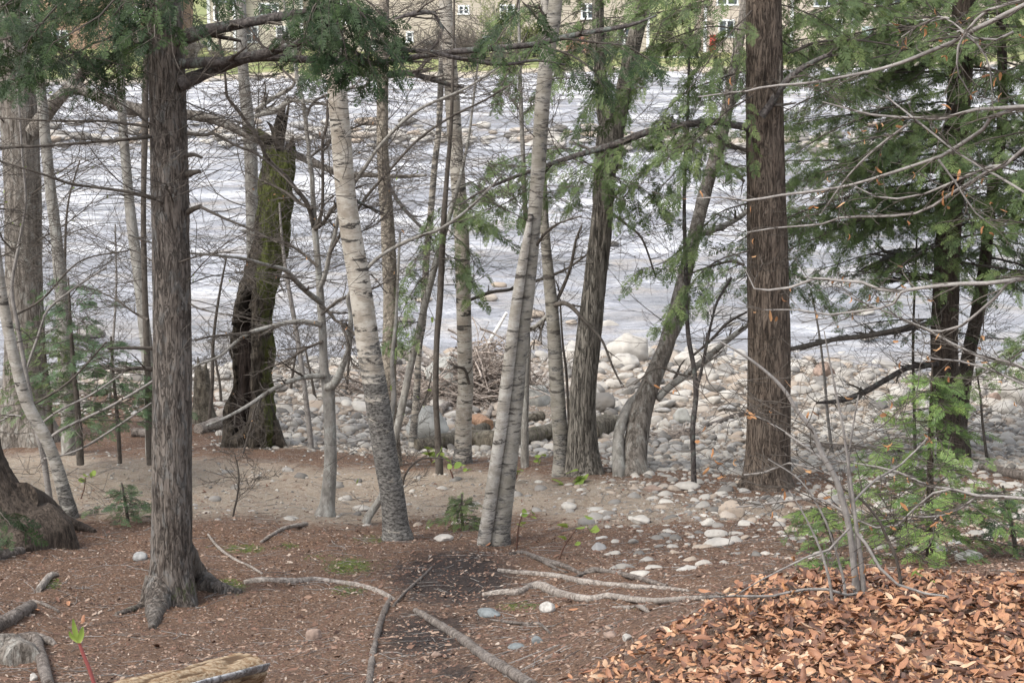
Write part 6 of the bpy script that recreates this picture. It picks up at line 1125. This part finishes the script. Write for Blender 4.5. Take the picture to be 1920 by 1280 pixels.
for k in range(30):
    px = gg.uniform(200, 1760); Y = gg.uniform(143, 151); b = np.array([hx(px, Y), Y, .45])
    if proto is None:
        r = thing('far_thicket', 'bare brown thicket shrub among the others before the far houses', 'shrub', b, 'bare thicket before the far houses'); n = 22; p = b+np.stack([gg.normal(0, .35, n), gg.normal(0, .3, n), np.zeros(n)], -1); d = np.stack([gg.normal(0, .45, n), gg.normal(0, .3, n), np.ones(n)], -1); Q = walk(p, d, gg.uniform(.8, 2.2, n), 8, .13, .04, gg); R = np.full((n, 1), .022)*np.linspace(1, .4, 8); mb = MB(); tubes(mb, Q, R, 4); A_, AR = spawn(Q, R, 7, .8, .8, 5, .14, .04, gg); tubes(mb, A_, np.maximum(AR, .009), 3); B_, BR = spawn(A_, AR, 4, .4, .8, 4, .14, .04, gg); tubes(mb, B_, np.maximum(BR, .007), 3); st = mb.build('stem', M_DRIFTD, r); proto = (r, st)
    else:
        r = proto[0].copy(); COL.objects.link(r); r.location = b; r.rotation_euler = (0, 0, gg.uniform(0, 6.28)); q = gg.uniform(.7, 1.3); r.scale = (q, q, q*gg.uniform(.7, 1.1)); st = proto[1].copy(); COL.objects.link(st); st.parent = r
tuft = gnd(1146, 632); 
r = thing('grass_tuft', 'dead straw-coloured grass tuft on the boulder in the shallows', 'grass tuft', tuft); mb = MB(); gg = np.random.default_rng(8); n = 160; a = gg.uniform(0, 6.28, n); d = np.stack([np.cos(a), np.sin(a), gg.uniform(.2, 1.2, n)], -1); Q = walk(tuft+np.array([0, -.05, .12])+gg.normal(0, .06, (n, 3)), d, gg.uniform(.2, .5, n), 5, .08, -.18, gg); tubes(mb, Q, np.full((n, 1), .004)*np.linspace(1, .3, 5), 3); mb.build('blade', simple('dead_grass', (.34, .27, .16)), r)

# ================================================================== light
w = bpy.data.worlds.new('World'); scene.world = w; w.use_nodes = True; nt = w.node_tree; nt.nodes.clear(); out = nt.nodes.new('ShaderNodeOutputWorld'); bg = nt.nodes.new('ShaderNodeBackground'); sky = nt.nodes.new('ShaderNodeTexSky'); sky.sky_type = 'NISHITA'; sky.sun_disc = False
EL, AZ = math.radians(52), math.radians(-128)               # high, from behind the left shoulder, veiled by cloud
sky.sun_elevation = EL; sky.sun_rotation = AZ; sky.air_density = 1.; sky.dust_density = 2.5; sky.ozone_density = 1.
hs = nt.nodes.new('ShaderNodeHueSaturation'); hs.inputs['Saturation'].default_value = .32; nt.links.new(sky.outputs[0], hs.inputs['Color']); nt.links.new(hs.outputs[0], bg.inputs[0]); bg.inputs[1].default_value = .15; nt.links.new(bg.outputs[0], out.inputs[0])
ld = bpy.data.lights.new('sun', 'SUN'); sun = bpy.data.objects.new('sun', ld); COL.objects.link(sun); ld.energy = 1.0; ld.angle = math.radians(14); ld.color = (1., .94, .84)
sd = np.array([math.sin(AZ)*math.cos(EL), math.cos(AZ)*math.cos(EL), math.sin(EL)])
from mathutils import Vector
sun.rotation_euler = Vector(sd).to_track_quat('Z', 'Y').to_euler(); sun.location = (0, 0, 30)
for o in ROOTS+list(bpy.data.objects):
    if '_b' in o: del o['_b']
vs = scene.view_settings; scene.display_settings.display_device = 'sRGB'; vs.view_transform = 'Standard'; vs.look = 'None'; vs.exposure = 1.33; vs.gamma = 1.; vs.use_curve_mapping = False
scene.cycles.max_bounces = 5; scene.cycles.diffuse_bounces = 2; scene.cycles.glossy_bounces = 2; scene.cycles.transmission_bounces = 2; scene.cycles.transparent_max_bounces = 4; scene.cycles.use_denoising = True
